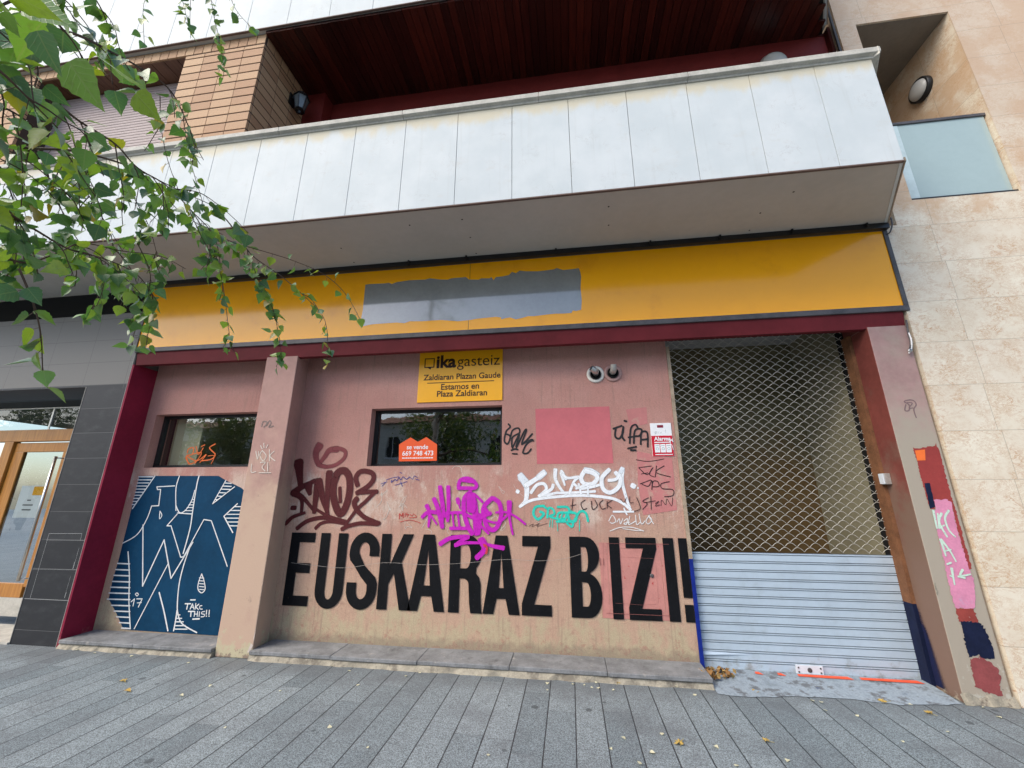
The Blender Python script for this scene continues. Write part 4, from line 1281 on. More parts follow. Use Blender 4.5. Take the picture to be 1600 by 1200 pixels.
# blue mural on the left bay
MU = (170, 640); MS = 3.332
pl = [(160, 345), (572, 345), (610, 368), (690, 407), (760, 470), (800, 700), (760, 1178), (550, 1176), (105, 1147), (75, 1140), (40, 1060), (0, 985), (20, 890), (50, 790), (75, 690), (120, 510), (140, 430)]
mm = fill2d('painted_mural', [[(P(170 + a / MS, 640 + b / MS, W).x, P(170 + a / MS, 640 + b / MS, W).z) for a, b in pl]], W - .002, M['mural'], swall,
            'petrol blue painted panel with white outlined block letters')
spec = '''
6: 242,345 180,435 125,515
5|: 345,397 252,402 255,416 272,416 262,500 225,502
5: 225,502 200,570 150,650 75,695
5: 370,345 352,410 352,525
5: 352,500 372,537 405,520 435,470 450,420
6: 472,345 460,395 440,520 425,620 390,748
5|: 358,545 305,605 327,605 377,768 392,766 498,572 535,578 618,815
4: 268,528 266,568 278,550 268,528
6|: 180,600 178,918 290,678 326,878 440,690
5|: 312,800 135,1140
6: 430,700 395,800 370,900 360,1000 362,1060 385,1115 460,1160
7: 265,952 290,1050 310,1150
7: 358,1045 350,1100 340,1150
6: 103,740 110,860 108,1000 115,1140
5|: 612,368 543,490 657,402
6|: 672,490 602,555 648,640
5: 487,855 470,900 468,935 486,953 504,935 500,895 487,855
4: 140,960 148,954 156,962 148,970 140,960
5|: 118,1000 136,985 128,1022
5|: 148,985 176,985 156,1027
4|: 150,1006 172,1004
6|: 428,990 452,990
6|: 400,1010 428,1010
6|: 414,1010 408,1038
5|: 426,1038 438,1010 446,1038
4|: 430,1028 444,1028
5|: 456,1008 452,1038
5|: 472,1012 455,1026 470,1040
4: 488,1020 477,1022 478,1036 490,1038
6|: 416,1050 446,1050
6|: 430,1050 428,1076
5|: 450,1050 446,1076
5|: 464,1050 462,1076
4|: 448,1064 462,1064
5|: 474,1052 472,1076
4: 502,1050 486,1054 486,1062 500,1066 498,1076 482,1078
5|: 512,1044 510,1064
5|: 526,1044 524,1066
6: 510,1074 511,1075
6: 524,1074 525,1075
7|: 440,1090 474,1088
'''
for y in (350, 366, 382, 398, 414, 430, 446, 462, 478, 494): spec += '\n5|: %d,%d %d,%d' % (160 - (y - 345) * .24, y, 238 - (y - 345) * .68, y)
for k, y in enumerate((455, 468, 482, 496, 510, 526)): spec += '\n4|: %d,%d %d,%d' % (446 - k * 9, y, 450 - k * 3, y)
spec += '\n5|: 360,538 434,543'
for k, y in enumerate((800, 832, 862, 894, 924, 954, 986, 1018, 1048, 1078, 1108, 1136)):
    xl = 48 - k * 9 if y < 990 else 2 + (y - 985) * .45
    spec += '\n6|: %d,%d 112,%d' % (xl, y, y + 3)
for y in (382, 398, 414, 432, 450, 468): spec += '\n5|: %d,%d %d,%d' % (612 - (y - 368) * .56 + 2, y, 650 - (y - 402) * 1.2 if y > 402 else 640, y + 2)
for y in (505, 525, 545, 565, 585, 605): spec += '\n5|: %d,%d 690,%d' % (655 - (y - 505) * 1.0 if y < 556 else 604 + (y - 556) * .5, y, y)
for y in (1068, 1086, 1104, 1124, 1142): spec += '\n5|: %d,%d %d,%d' % (357 - (y - 1045) * .16, y, 364 + (y - 1050) * .5, y)
for y in (875, 890, 905, 920, 935): spec += '\n4|: 474,%d 498,%d' % (y, y + 2)
Strokes(W, 0.0035).draw(spec, MU, MS).build('mural_line', spray('white_line_paint', (0.70, 0.72, 0.72), .35), swall)
# tags on the pier and on the left window
st = Strokes(F, 0.002).draw('''
7: 35,265 45,235 70,240 50,270
7: 65,260 85,230 95,245 80,270 110,262
''', (400, 600), 4)
st.build('graffiti_tag', spray('grey_marker', (0.22, 0.17, 0.15), .6), p2, 'small grey squiggle near the top of the pier')
st = Strokes(F, 0.002).draw('''
5: 0,420 10,470 18,420
5: 40,415 25,445 45,480 65,450 40,415
5: 85,410 85,480
5: 115,420 88,450 120,480
5: 50,370 52,400
5: 30,385 40,405
5: 75,380 65,400
5: -25,500 -28,550 0,548
5: 30,490 60,490 40,520 60,545
5: 75,490 75,545
5: 20,555 95,555
''', (400, 600), 4)
st.build('graffiti_tag', spray('chalk_marker', (0.66, 0.60, 0.52), .6), p2, 'pale chalky tag with a crown on the pier')
st = Strokes(W + .12, 0.0).draw('''
8: 1170,430 1180,405 1210,400 1200,440 1165,450 1180,500
7: 1225,390 1240,440 1270,400
7: 1260,390 1280,380
8: 1345,375 1310,400 1345,440 1320,470 1260,480
7: 1170,450 1230,480 1290,440 1250,490
7: 1200,440 1260,430 1220,495
7: 1160,460 1190,500 1240,470
5: 1300,450 1340,450 1320,500
''', (0, 600), 4)
st.build('graffiti_tag', spray('orange_spray', (0.65, 0.14, 0.03), .45), w1, 'orange tag sprayed on the left window pane')

for pl_ in ([(404, 962), (411, 950), (409, 968), (403, 985), (399, 1002), (396, 998), (400, 980)], [(413, 905), (416, 903), (414, 922), (411, 925)], [(392, 1005), (396, 1008), (390, 1019), (386, 1020)]):
    fill2d('paint_chip', [[(min(P(a, b, F).x, -3.062), P(a, b, F).z) for a, b in pl_]], F - .001, paint('bare_plaster', (.52, .45, .40), .9, .2, 30, .4), p2)
# right pier colour panels
def pp(s_): return [(1380 + float(a.split(',')[0]) / 4.444, 690 + float(a.split(',')[1]) / 4.444) for a in s_.split()]
patch(pp('205,42 260,45 355,30 365,10 395,80 430,230 500,470 590,790 612,880 590,900 560,780 470,430 360,398 360,470 325,470 310,420'), F, paint('dull_red_paint', (0.29, 0.045, 0.04), .6, .12, 5, .3, 60, .2, stains=(((.45, .38, .33), 34, .70, .73, 0, 1e6),)), p3, label='dull red painted area on the right pier', rag=1.1)
patch(pp('218,62 288,55 292,130 235,132'), F, paint('orange_sticker', (0.80, 0.16, 0.03), .5, .05, 5, 0), p3, label='orange square on the red paint', lift=.003)
patch(pp('285,290 322,288 360,455 322,465'), F, M['navy'], p3, label='navy bar above the pink panel', lift=.0032, rag=.5)
patch(pp('350,402 440,400 470,425 520,640 600,900 625,960 640,1100 638,1156 500,1156 470,1060 420,830 350,520 362,470'), F, paint('pink_paint', (0.62, 0.24, 0.36), .6, .14, 7, .3, 60, .2, stains=(((.50, .30, .42), 9, .56, .66, 0, 1e6), ((.42, .36, .31), 34, .71, .74, 0, 1e6))), p3, label='pink painted panel with mint lettering', lift=.0031, rag=1.1)
st = Strokes(F, 0.0045).draw('''
20>14: 345,480 370,600
14: 375,500 385,600
22>14: 400,500 385,560 440,660
20>12: 450,480 425,530 450,610 495,660
12: 390,600 420,580
22>14: 395,680 430,790
18>12: 400,680 460,760 500,830
12: 420,760 465,750
16: 440,850 465,840
22>12: 470,880 490,990
12: 460,930 480,940
20>12: 545,890 530,930 600,920
16: 515,935 560,945
''', (1380, 690), 4.444)
st.build('graffiti_lettering', spray('mint_paint', (0.52, 0.68, 0.56), .3), p3, 'mint green letters on the pink panel')
def p4(s_): return [(1330 + float(a.split(',')[0]) / 4.444, 850 + float(a.split(',')[1]) / 4.444) for a in s_.split()]
patch(p4('720,445 850,445 880,540 750,535'), F, paint('brick_red_paint', (0.27, 0.05, 0.04), .6, .2, 9, .3, 60, .2, stains=(((.45, .38, .33), 24, .66, .70, 0, 1e6),)), p3, label='brick red block under the pink panel', lift=.0024, rag=1.6)
patch(p4('755,536 890,540 930,590 950,640 985,720 995,790 940,800 880,770 845,775 815,790'), F, M['navy'], p3, label='ragged navy block low on the pier', lift=.0023, rag=1.6)
patch(p4('820,800 900,780 960,820 1010,850 1040,930 1030,990 1055,1050 1000,1060 900,1010 860,985'), F, paint('worn_crimson', (0.25, 0.06, 0.06), .65, .2, 9, .3, stains=(((.42, .38, .33), 28, .66, .7, 0, 1e6),)), p3, label='worn crimson block at the foot of the pier', lift=.0022, rag=1.6)
patch([(1459, 912), (1461, 910), (1463, 918), (1466, 925), (1465, 931), (1463, 928), (1461, 920)], F, M['sillbase'], p3, lift=.002)
st = Strokes(F, 0.002).draw('''
9: 860,130 855,165 880,165 880,130 850,110 880,100 910,105 925,130 910,160 925,210
7: 870,115 900,120 880,150 905,150
''', (1200, 600), 4)
st.build('graffiti_tag', spray('grey_mauve_marker', (0.20, 0.13, 0.13), .6), p3, 'small grey round scribble high on the right pier')
# blue overspray on the right jamb
mb = MB()
vs, ed = [], []
for k in range(9):
    z = .03 + .075 * k
    for c, e in ((0, 1.0), (.35, .75), (.7, .3), (1, 0)):
        vs.append((2.8732, 4.20 - c * (.13 - .012 * k), z)); ed.append(e * (1 if k < 6 else (.5 if k < 8 else 0)))
mb.add(vs, [(k * 4 + c, k * 4 + c + 1, k * 4 + c + 5, k * 4 + c + 4) for k in range(8) for c in range(3)], 0, ed)
mb.build('overspray', spray('navy_overspray', (0.010, 0.014, 0.05), .6), p3, edge=True)
# ================================================================== shop sign band
S = thing('shop_sign', (-1.0, 3.9, 3.2), 'long yellow fascia sign with a grey painted-over patch above the shop', 'sign')
zb, zt = 3.255, 4.083
YS = 3.955
MB().box(-5.262, 3.222, YS, F - .004, zb, zt).build('panel', M['yellow'], S)
fr = MB()
fr.box(-5.275, 3.262, YS - .012, F - .003, zb - .055, zb); fr.box(3.222, 3.262, YS - .012, F - .003, zb, zt); fr.box(-5.285, -5.262, YS - .012, F - .003, zb, zt)
fr.box(-5.285, 3.262, YS - .012, F - .003, zt, zt + .022)
fr.build('frame', M['frame_grey'], S, bevel=.004)
sx = P(733, 470, YS).x
mb = MB().box(sx - .002, sx + .002, YS - .0012, YS, zb, zt)
sx = P(1190, 440, YS).x
mb.build('panel_seam', M['ink'], S)
gp = '''571,445 577,444 600,443 608,442 612,444 620,441 640,438 664,437 672,435 690,437 700,437 705,435 728,433 733,437 748,437 752,435 765,435 768,433 771,438 775,433 785,432 795,430 800,425
806,427 812,423 822,424 840,424 850,423 865,421 870,419 880,422 890,421 899,420 904,419 906,423 908,432 907,450 909,470 908,484 900,486 895,485 893,489 880,490 868,490 850,492 835,494 825,494 815,497 806,499 797,496 790,497 783,499 783,496 775,495 745,498 735,500 715,502 690,500 672,501 660,502 640,502 632,505 620,504 590,506 580,507 566,510 562,510 564,500 567,485 570,455'''
fill2d('paint_patch', [[(P(float(q.split(',')[0]), float(q.split(',')[1]), YS).x, P(float(q.split(',')[0]), float(q.split(',')[1]), YS).z) for q in gp.split()]], YS - .0014, M['greycoat'], S,
       'grey ragged-edged overpaint in the middle of the sign')

# ================================================================== plaque
PQ = thing('wall_plaque', (-1.2, W, 2.52), 'amber plaque with black lettering screwed above the middle window', 'sign')
mb = MB().box(-1.697, -0.706, W - .012, W - .001, 2.522, 3.04 + .085)
mb.build('board', M['plaque'], PQ, bevel=.002)
YP = W - .0135
def q(px, py): p = P(640 + px / 10, 540 + py / 10, YP); return p.x, p.z
a, z = q(418, 345)
b, _ = q(725, 330)
text('lettering', 'ika', a, z, YP, b - a, M['ink'], PQ, bold=.035)
a, z2 = q(742, 335); b, _ = q(1410, 300)
text('lettering', 'gasteiz', a, z + .004, YP, b - a, M['ink'], PQ, bold=-.004)
a, z2 = q(215, 545); b, _ = q(1420, 510)
text('lettering', 'Zaldiaran Plazan Gaude', a, z2 + .001, YP, b - a, M['ink'], PQ, bold=.018)
a, z2 = q(490, 690); b, _ = q(1085, 670)
text('lettering', 'Estamos en', a, z2, YP, b - a, M['ink'], PQ, bold=.018)
a, z2 = q(425, 800); b, _ = q(1210, 780)
text('lettering', 'Plaza Zaldiaran', a, z2, YP, b - a, M['ink'], PQ, bold=.018)
a, z2 = q(275, 588); b, _ = q(1320, 555)
MB().box(a, b, YP - .0004, YP + .0008, z2 - .004, z2 + .004).build('rule_line', M['ink'], PQ)
x0, z0 = q(230, 350); x1, z1 = q(395, 195)
t = .012
fill2d('speech_bubble_mark', [[(x0, z0), (x0 + .35 * (x1 - x0), z0), (x0 + .62 * (x1 - x0), z0 - .022), (x0 + .70 * (x1 - x0), z0), (x1, z0), (x1, z1), (x0, z1)],
      [(x0 + t, z0 + t), (x1 - t, z0 + t), (x1 - t, z1 - t), (x0 + t, z1 - t)]], YP, M['ink'], PQ)

# for-sale sign, stuck on the window pane
YF = W + .118
FS = thing('for_sale_sign', (-1.6, YF, 1.87), 'orange house-shaped for sale sign on the middle window', 'sign')
def q2(px, py): p = P(400 + px / 4, 600 + py / 4, YF); return p.x, p.z
fill2d('card', [[q2(893, 484), q2(1130, 480), q2(1132, 378), q2(1065, 332), q2(1012, 362), q2(967, 334), q2(895, 378)]], YF, M['orange_sign'], FS, thick=.004)
YT = YF - .0055
a, z = q2(943, 408); b, _ = q2(1076, 405)
text('lettering', 'se vende', a, z, YT, b - a, M['white'], FS, bold=.012)
a, z = q2(915, 448); b, _ = q2(1108, 445)
text('lettering', '669 748 473', a, z, YT, b - a, M['white'], FS, bold=.012)
a, z = q2(915, 467); b, _ = q2(1108, 463)
mb = MB()
x = a
while x < b:
    w_ = rnd.uniform(.012, .03); mb.box(x, min(x + w_, b), YT - .0005, YT, z, z + rnd.uniform(.010, .014)); x += w_ + .004
mb.build('small_print', M['white'], FS)

# alarm sign
YA = W - .006
AS = thing('alarm_sign', (0.95, W, 1.88), 'red and white alarm warning sign at the wall edge beside the shutter', 'sign')
MB().box(.846, 1.054, YA, W - .001, 1.885, 2.226).build('board', M['white'], AS, bevel=.002)
MB().box(.848, 1.052, YA - .0015, YA - .0002, 1.887, 2.095).build('red_field', M['alarm_red'], AS)
MB().box(.915, .975, YA - .0015, YA - .0002, 2.178, 2.205).build('emblem', paint('emblem_red', (.22, .012, .03), .5, .3, 60, 0), AS)
text('lettering', 'Alarma', .872, 2.045, YA - .003, .165, M['white'], AS, bold=.03)
mb = MB().box(.872, 1.035, YA - .003, YA - .0016, 2.022, 2.032, 0)
for k in range(3):
    xx = .872 + k * .056
    mb.box(xx, xx + .050, YA - .003, YA - .0016, 1.925, 2.010, 0)
    mb.lathe((xx + .025, YA - .003, 1.962), (0, -1, 0), [(.010, .0006), (.016, .0006), (.016, 0)], 12, 1)
    mb.box(xx + .008, xx + .042, YA - .0036, YA - .003, 1.99, 1.998, 1)
mb.box(.872, 1.04, YA - .003, YA - .0016, 1.900, 1.908, 0)
mb.build('pictograms', [M['white'], M['palegrey']], AS)
st = Strokes(W, .0085).draw('''
5: 350,375 350,440
5: 350,375 385,375 385,405 350,410
4: 420,380 425,410
4: 470,385 480,405 500,375
4: 590,320 595,400
''', (1000, 650), 15)
st.build('handwriting', spray('thin_ink', (.12, .13, .14), .4), AS)
st = Strokes(W, .009).draw('30: 640,560 740,570 765,600\n16: 700,640 750,700 775,790\n22: 690,600 760,540', (1000, 650), 15)
st.build('scratch', spray('scratched_white_card', (.75, .75, .76), .4), AS)

# flue vents
def vent(cx, cz, label, tilt):
    v = thing('flue_vent', (cx, W, cz), label, 'vent', 'flue vents in the shop wall')
    MB().lathe((cx, W, cz), (0, -1, 0), [(.092, 0), (.096, .010), (.080, .018), (.064, .012), (.058, .004)], 28).build('flange', paint('pale_flange', (.72, .68, .61), .5) if tilt else paint('pinkish_flange', (.45, .27, .24), .6), v, smooth=True)
    MB().lathe((cx, W, cz), (0, -1, 0), [(.057, .004), (.058, .03), (.053, .03), (.052, .001), (0, .001)], 24).build('sleeve', M['black'], v, smooth=True)
    c = Vector((cx, W - .01, cz + .012))
    e = [c, c + Vector((0, -.05, 0)), c + Vector((-.02 * tilt, -.085, .012)), c + Vector((-.05 * tilt, -.10, .03 if tilt else .055))]
    MB().tube(e, [.034, .034, .033, .031], 16, cap=False).build('pipe', M['steel'] if tilt else M['zinc'], v, smooth=True)
    MB().lathe(e[-1] + (e[-1] - e[-2]).normalized() * -.012, e[-1] - e[-2], [(0, 0), (.030, 0)], 16).build('pipe_mouth', M['void'], v)
    return v
vent(0.322, 2.778, 'pale metal flue outlet with bright ring, the left of the two', 1)
vent(0.508, 2.785, 'dark flue outlet with pinkish bent ring, the right of the two', 0)

# key switch on the jamb
KS = thing('key_switch', (2.86, 4.2, 1.6), 'small grey key switch box on the jamb beside the shutter', 'switch')
MB().box(2.825, 2.8735, 4.135, 4.195, 1.603, 1.70).build('box_body', M['zinc'], KS, bevel=.003)
MB().box(2.812, 2.824, 4.138, 4.192, 1.606, 1.697).build('cover', M['coping_light'], KS, bevel=.003)

# ================================================================== lamps
LN = thing('wall_lantern', (-3.5, 3.64, 6.4), 'small black lantern on the brick side wall of the balcony', 'lamp')
lx, ly, lz = -3.35, 3.66, 6.40
mb = MB().box(-3.499, -3.482, ly - .05, ly + .05, lz + .10, lz + .27)
mb.tube([(-3.485, ly, lz + .22), (-3.43, ly, lz + .31), (lx, ly, lz + .31), (lx, ly, lz + .25)], .013, 8)
mb.build('bracket', M['black'], LN)
MB().lathe((lx, ly, lz + .25), (0, 0, 1), [(.001, .04), (.04, .028), (.100, -.04), (.105, -.055), (.03, -.055)], 6).build('cap', M['black'], LN)
MB().lathe((lx, ly, lz), (0, 0, 1), [(.050, 0), (.086, .195)], 6).build('glass_body', M['lanternglass'], LN)
mb = MB().lathe((lx, ly, lz), (0, 0, 1), [(.001, -.065), (.018, -.06), (.027, -.03), (.064, -.018), (.060, .004), (.0, .004)], 6)
ax_ = Vector((0, 0, 1)); u_ = ax_.orthogonal().normalized(); w_ = ax_.cross(u_)
for k in range(6):
    d_ = u_ * math.cos(k * math.pi / 3) + w_ * math.sin(k * math.pi / 3)
    c_ = Vector((lx, ly, lz))
    mb.tube([c_ + d_ * .052, c_ + d_ * .088 + Vector((0, 0, .195))], .006, 5)
mb.build('base_cap', M['black'], LN)
BL = thing('bulkhead_lamp', (4.546, 4.48, 6.39), 'round opal bulkhead lamp with black rim on the loggia side wall', 'lamp')
MB().lathe((4.545, 4.48, 6.39), (-1, 0, 0), [(.145, 0), (.145, .05), (.128, .058), (.12, .05)], 32).build('rim', M['black'], BL, smooth=True)
MB().lathe((4.545, 4.48, 6.39), (-1, 0, 0), [(.124, .045), (.112, .068), (.083, .088), (.042, .098), (.001, .10)], 32).build('diffuser', M['lampglass'], BL, smooth=True)
dp = P(1208, 103, 4.07)
DM = thing('dome_lamp', (dp.x, 4.07, dp.z), 'grey dome lamp on the red wall, its top just above the balcony coping', 'lamp')
MB().lathe((dp.x, 4.069, dp.z), (0, -1, 0), [(.16, 0), (.16, .03), (.14, .05)], 28).build('rim', M['zinc'], DM, smooth=True)
MB().lathe((dp.x, 4.069, dp.z), (0, -1, 0), [(.145, .04), (.13, .07), (.09, .10), (.04, .115), (.001, .118)], 28).build('diffuser', M['lampglass'], DM, smooth=True)

# cables by the pier
mb = MB()
pts = [P(1386, 352, F - .05), P(1391, 340, F - .06), P(1394, 350, F - .06), P(1391, 362, F - .05), P(1386, 366, F - .03)]
cu_ = catmull(pts, 6)
mb.tube(cu_, .007, 6)
o = mb.build('loose_cable', M['frame_grey'], None, True, origin=(3.29, F - .03, 4.0))
tag(o, 'short loop of dark cable hanging from the balcony corner', 'cable')
CB = thing('cable_bundle', (3.215, F, 2.8), 'grey cable ends with a clip hanging beside the top of the right pier', 'cable')
pts = [P(1416, 500, F - .02), P(1419, 520, F - .02), P(1423, 535, F - .025), P(1421, 548, F - .03)]
MB().tube(catmull(pts), .008, 6).build('cable', M['frame_grey'], CB, True)
pts = [P(1420, 520, F - .03), P(1424, 532, F - .035), P(1424, 545, F - .03), P(1420, 552, F - .03)]
MB().tube(catmull(pts), .006, 6).build('cable', M['white'], CB, True)
MB().lathe(P(1421, 548, F - .03), (0, -1, 0), [(.016, 0), (.018, .012), (.008, .014)], 10).build('clip', M['steel'], CB, True)

# ================================================================== stone building on the right
N = thing('stone_building', (3.24, F, 0), 'neighbouring building clad in cream stone with orange veins', 'building')
yf = F - .012
mb = wall_grid(MB(), 3.238, 9.0, 0, 4.14, [], yf, yf + .25)
wall_grid(mb, 3.375, 9.0, 4.14, 13.0, [(3.575, 4.546, 4.42, 6.915)], yf, yf + .25)
mb.build('stone_wall', M['stone'], N)
m = MB()
x0, x1, y0, y1, z0, z1 = 3.575, 4.546, yf + .25, 5.05, 4.42, 6.915
m.quad((x0, y1, z0), (x1, y1, z0), (x1, y1, z1), (x0, y1, z1))
m.quad((x0, y0, z0), (x0, y1, z0), (x0, y1, z1), (x0, y0, z1)); m.quad((x1, y1, z0), (x1, y0, z0), (x1, y0, z1), (x1, y1, z1))
m.quad((x0, y0, z0), (x1, y0, z0), (x1, y1, z0), (x0, y1, z0))
lg = m.build('loggia', M['stone'], N)
MB().box(x0 + .002, x1 - .002, yf + .02, y1, z1 - .004, z1 + .05).build('loggia_soffit', paint('brown_grey_soffit', (.20, .17, .135), .8), lg)
gr = MB().box(3.60, 4.53, yf + .05, yf + .062, 4.45, 5.42).build('glass_railing', M['frosted'], N)
MB().box(3.58, 4.545, yf + .035, yf + .077, 5.42, 5.455).build('top_rail', M['frame_grey'], gr, bevel=.004)
MB().box(3.58, 4.545, yf + .02, yf + .08, 4.424, 4.455).build('bottom_rail', M['black'], gr, bevel=.004)
MB().box(3.585, 3.70, yf + .045, yf + .049, 4.46, 5.415).build('pale_strip', paint('pale_glass_strip', (.48, .58, .59), .2), gr)  # paler strip laid over the left end of the glass

# ================================================================== birch tree
LEAFP = [(0, .03), (.02, .20), (.07, .33), (.14, .41), (.23, .45), (.32, .445), (.41, .405), (.50, .35), (.59, .285), (.68, .215), (.76, .15), (.84, .09), (.92, .04), (1, 0)]
def leaf(mb, base, dirv, nrm, L, fold=.35, bend=.25, lod=0):
    d = dirv.normalized(); n = (nrm - d * nrm.dot(d))
    n = n.normalized() if n.length > 1e-6 else d.orthogonal().normalized()
    s = d.cross(n)
    pr = LEAFP if lod == 0 else [(0, .03), (.22, .42), (.55, .27), (1, 0)]
    vs, uv = [], []
    for i, (t, w) in enumerate(pr):
        ctr = base + d * (L * t) - n * (bend * L * t * t * .5)
        ser = 1 + (.06 if i % 2 else -.05)
        for c in (-1, 0, 1):
            ww = w * L * .92 * (ser if c else 0)
            vs.append(ctr + s * (c * ww) + n * (abs(c) * ww * fold))
            uv.append((c * w / .43, t))
    fs = []
    for i in range(len(pr) - 1):
        a = i * 3
        fs += [(a, a + 1, a + 4, a + 3), (a + 1, a + 2, a + 5, a + 4)]
    b = mb.add(vs, fs)
    for i, q_ in enumerate(uv): mb.uv[b + i] = q_
def rv(s=1.0): return Vector((rnd.gauss(0, s), rnd.gauss(0, s), rnd.gauss(0, s)))
def leaf_at(lm, bm_, p, size, droop=.7):
    d = (Vector((0, 0, -droop)) + rv(.45)).normalized()
    pet = p + d * size * .35 + rv(.004)
    bm_.tube([p, pet], .0007, 3, cap=False)
    n = (rv(.8) + Vector((0, -.45, .75)))
    leaf(lm, pet, (d + rv(.25)).normalized(), n, size * rnd.uniform(.7, 1.15), rnd.uniform(.1, .5), rnd.uniform(-.2, .7))
def twig(lm, bm_, pts, dens, size, r0=.004, sub=0.0, sublen=.25, skip=0.0):
    """pts: world polyline; leaves along it (dens per metre); sub: hanging side twigs per metre"""
    cl = catmull([Vector(p) for p in pts], 6)
    n = len(cl)
    bm_.tube(cl, [max(.0011, r0 * (1 - .75 * i / n)) for i in range(n)], 5)
    acc = rnd.random() / dens if dens else 1e9
    acs = rnd.random() / sub if sub else 1e9
    tot = sum((cl[i + 1] - cl[i]).length for i in range(n - 1)); run = 0
    for i in range(n - 1):
        seg = (cl[i + 1] - cl[i]).length
        acc -= seg; acs -= seg; run += seg
        while acc < 0:
            acc += rnd.uniform(.6, 1.4) / dens
            if run / tot > skip:
                leaf_at(lm, bm_, cl[i].lerp(cl[i + 1], rnd.random()), size)
        while acs < 0:
            acs += rnd.uniform(.6, 1.4) / sub
            if run / tot < skip: continue
            p = cl[i].copy(); dr = (cl[i + 1] - cl[i]).normalized() * .5 + rv(.35) + Vector((0, 0, -.25))
            q_ = [p]; l = sublen * rnd.uniform(.5, 1.3)
            for k in range(4):
                dr = (dr.normalized() + Vector((0, 0, -.38)) + rv(.15)); q_.append(q_[-1] + dr.normalized() * l / 4)
            twig(lm, bm_, q_, max(dens * 1.1, 34), size * .95, .0018)

T = thing('birch_tree', (-3.4, -1.3, 0), 'birch tree with drooping green leafy twigs hanging before the left of the building', 'tree')
tb = Vector((-3.4, -1.3, 0))
tr = MB()
tpts = [tb + Vector((0, 0, -.05)), tb + Vector((.03, .02, 1.2)), tb + Vector((-.04, .06, 2.6)), tb + Vector((.02, .1, 4.2)), tb + Vector((.0, .15, 6.0)), tb + Vector((.05, .2, 8.0))]
tr.tube(catmull(tpts, 4), [.14 - .11 * i / 20 for i in range(21)], 14)
tr.build('trunk', M['trunk'], T, smooth=True)
LM, BM_ = MB(), MB()
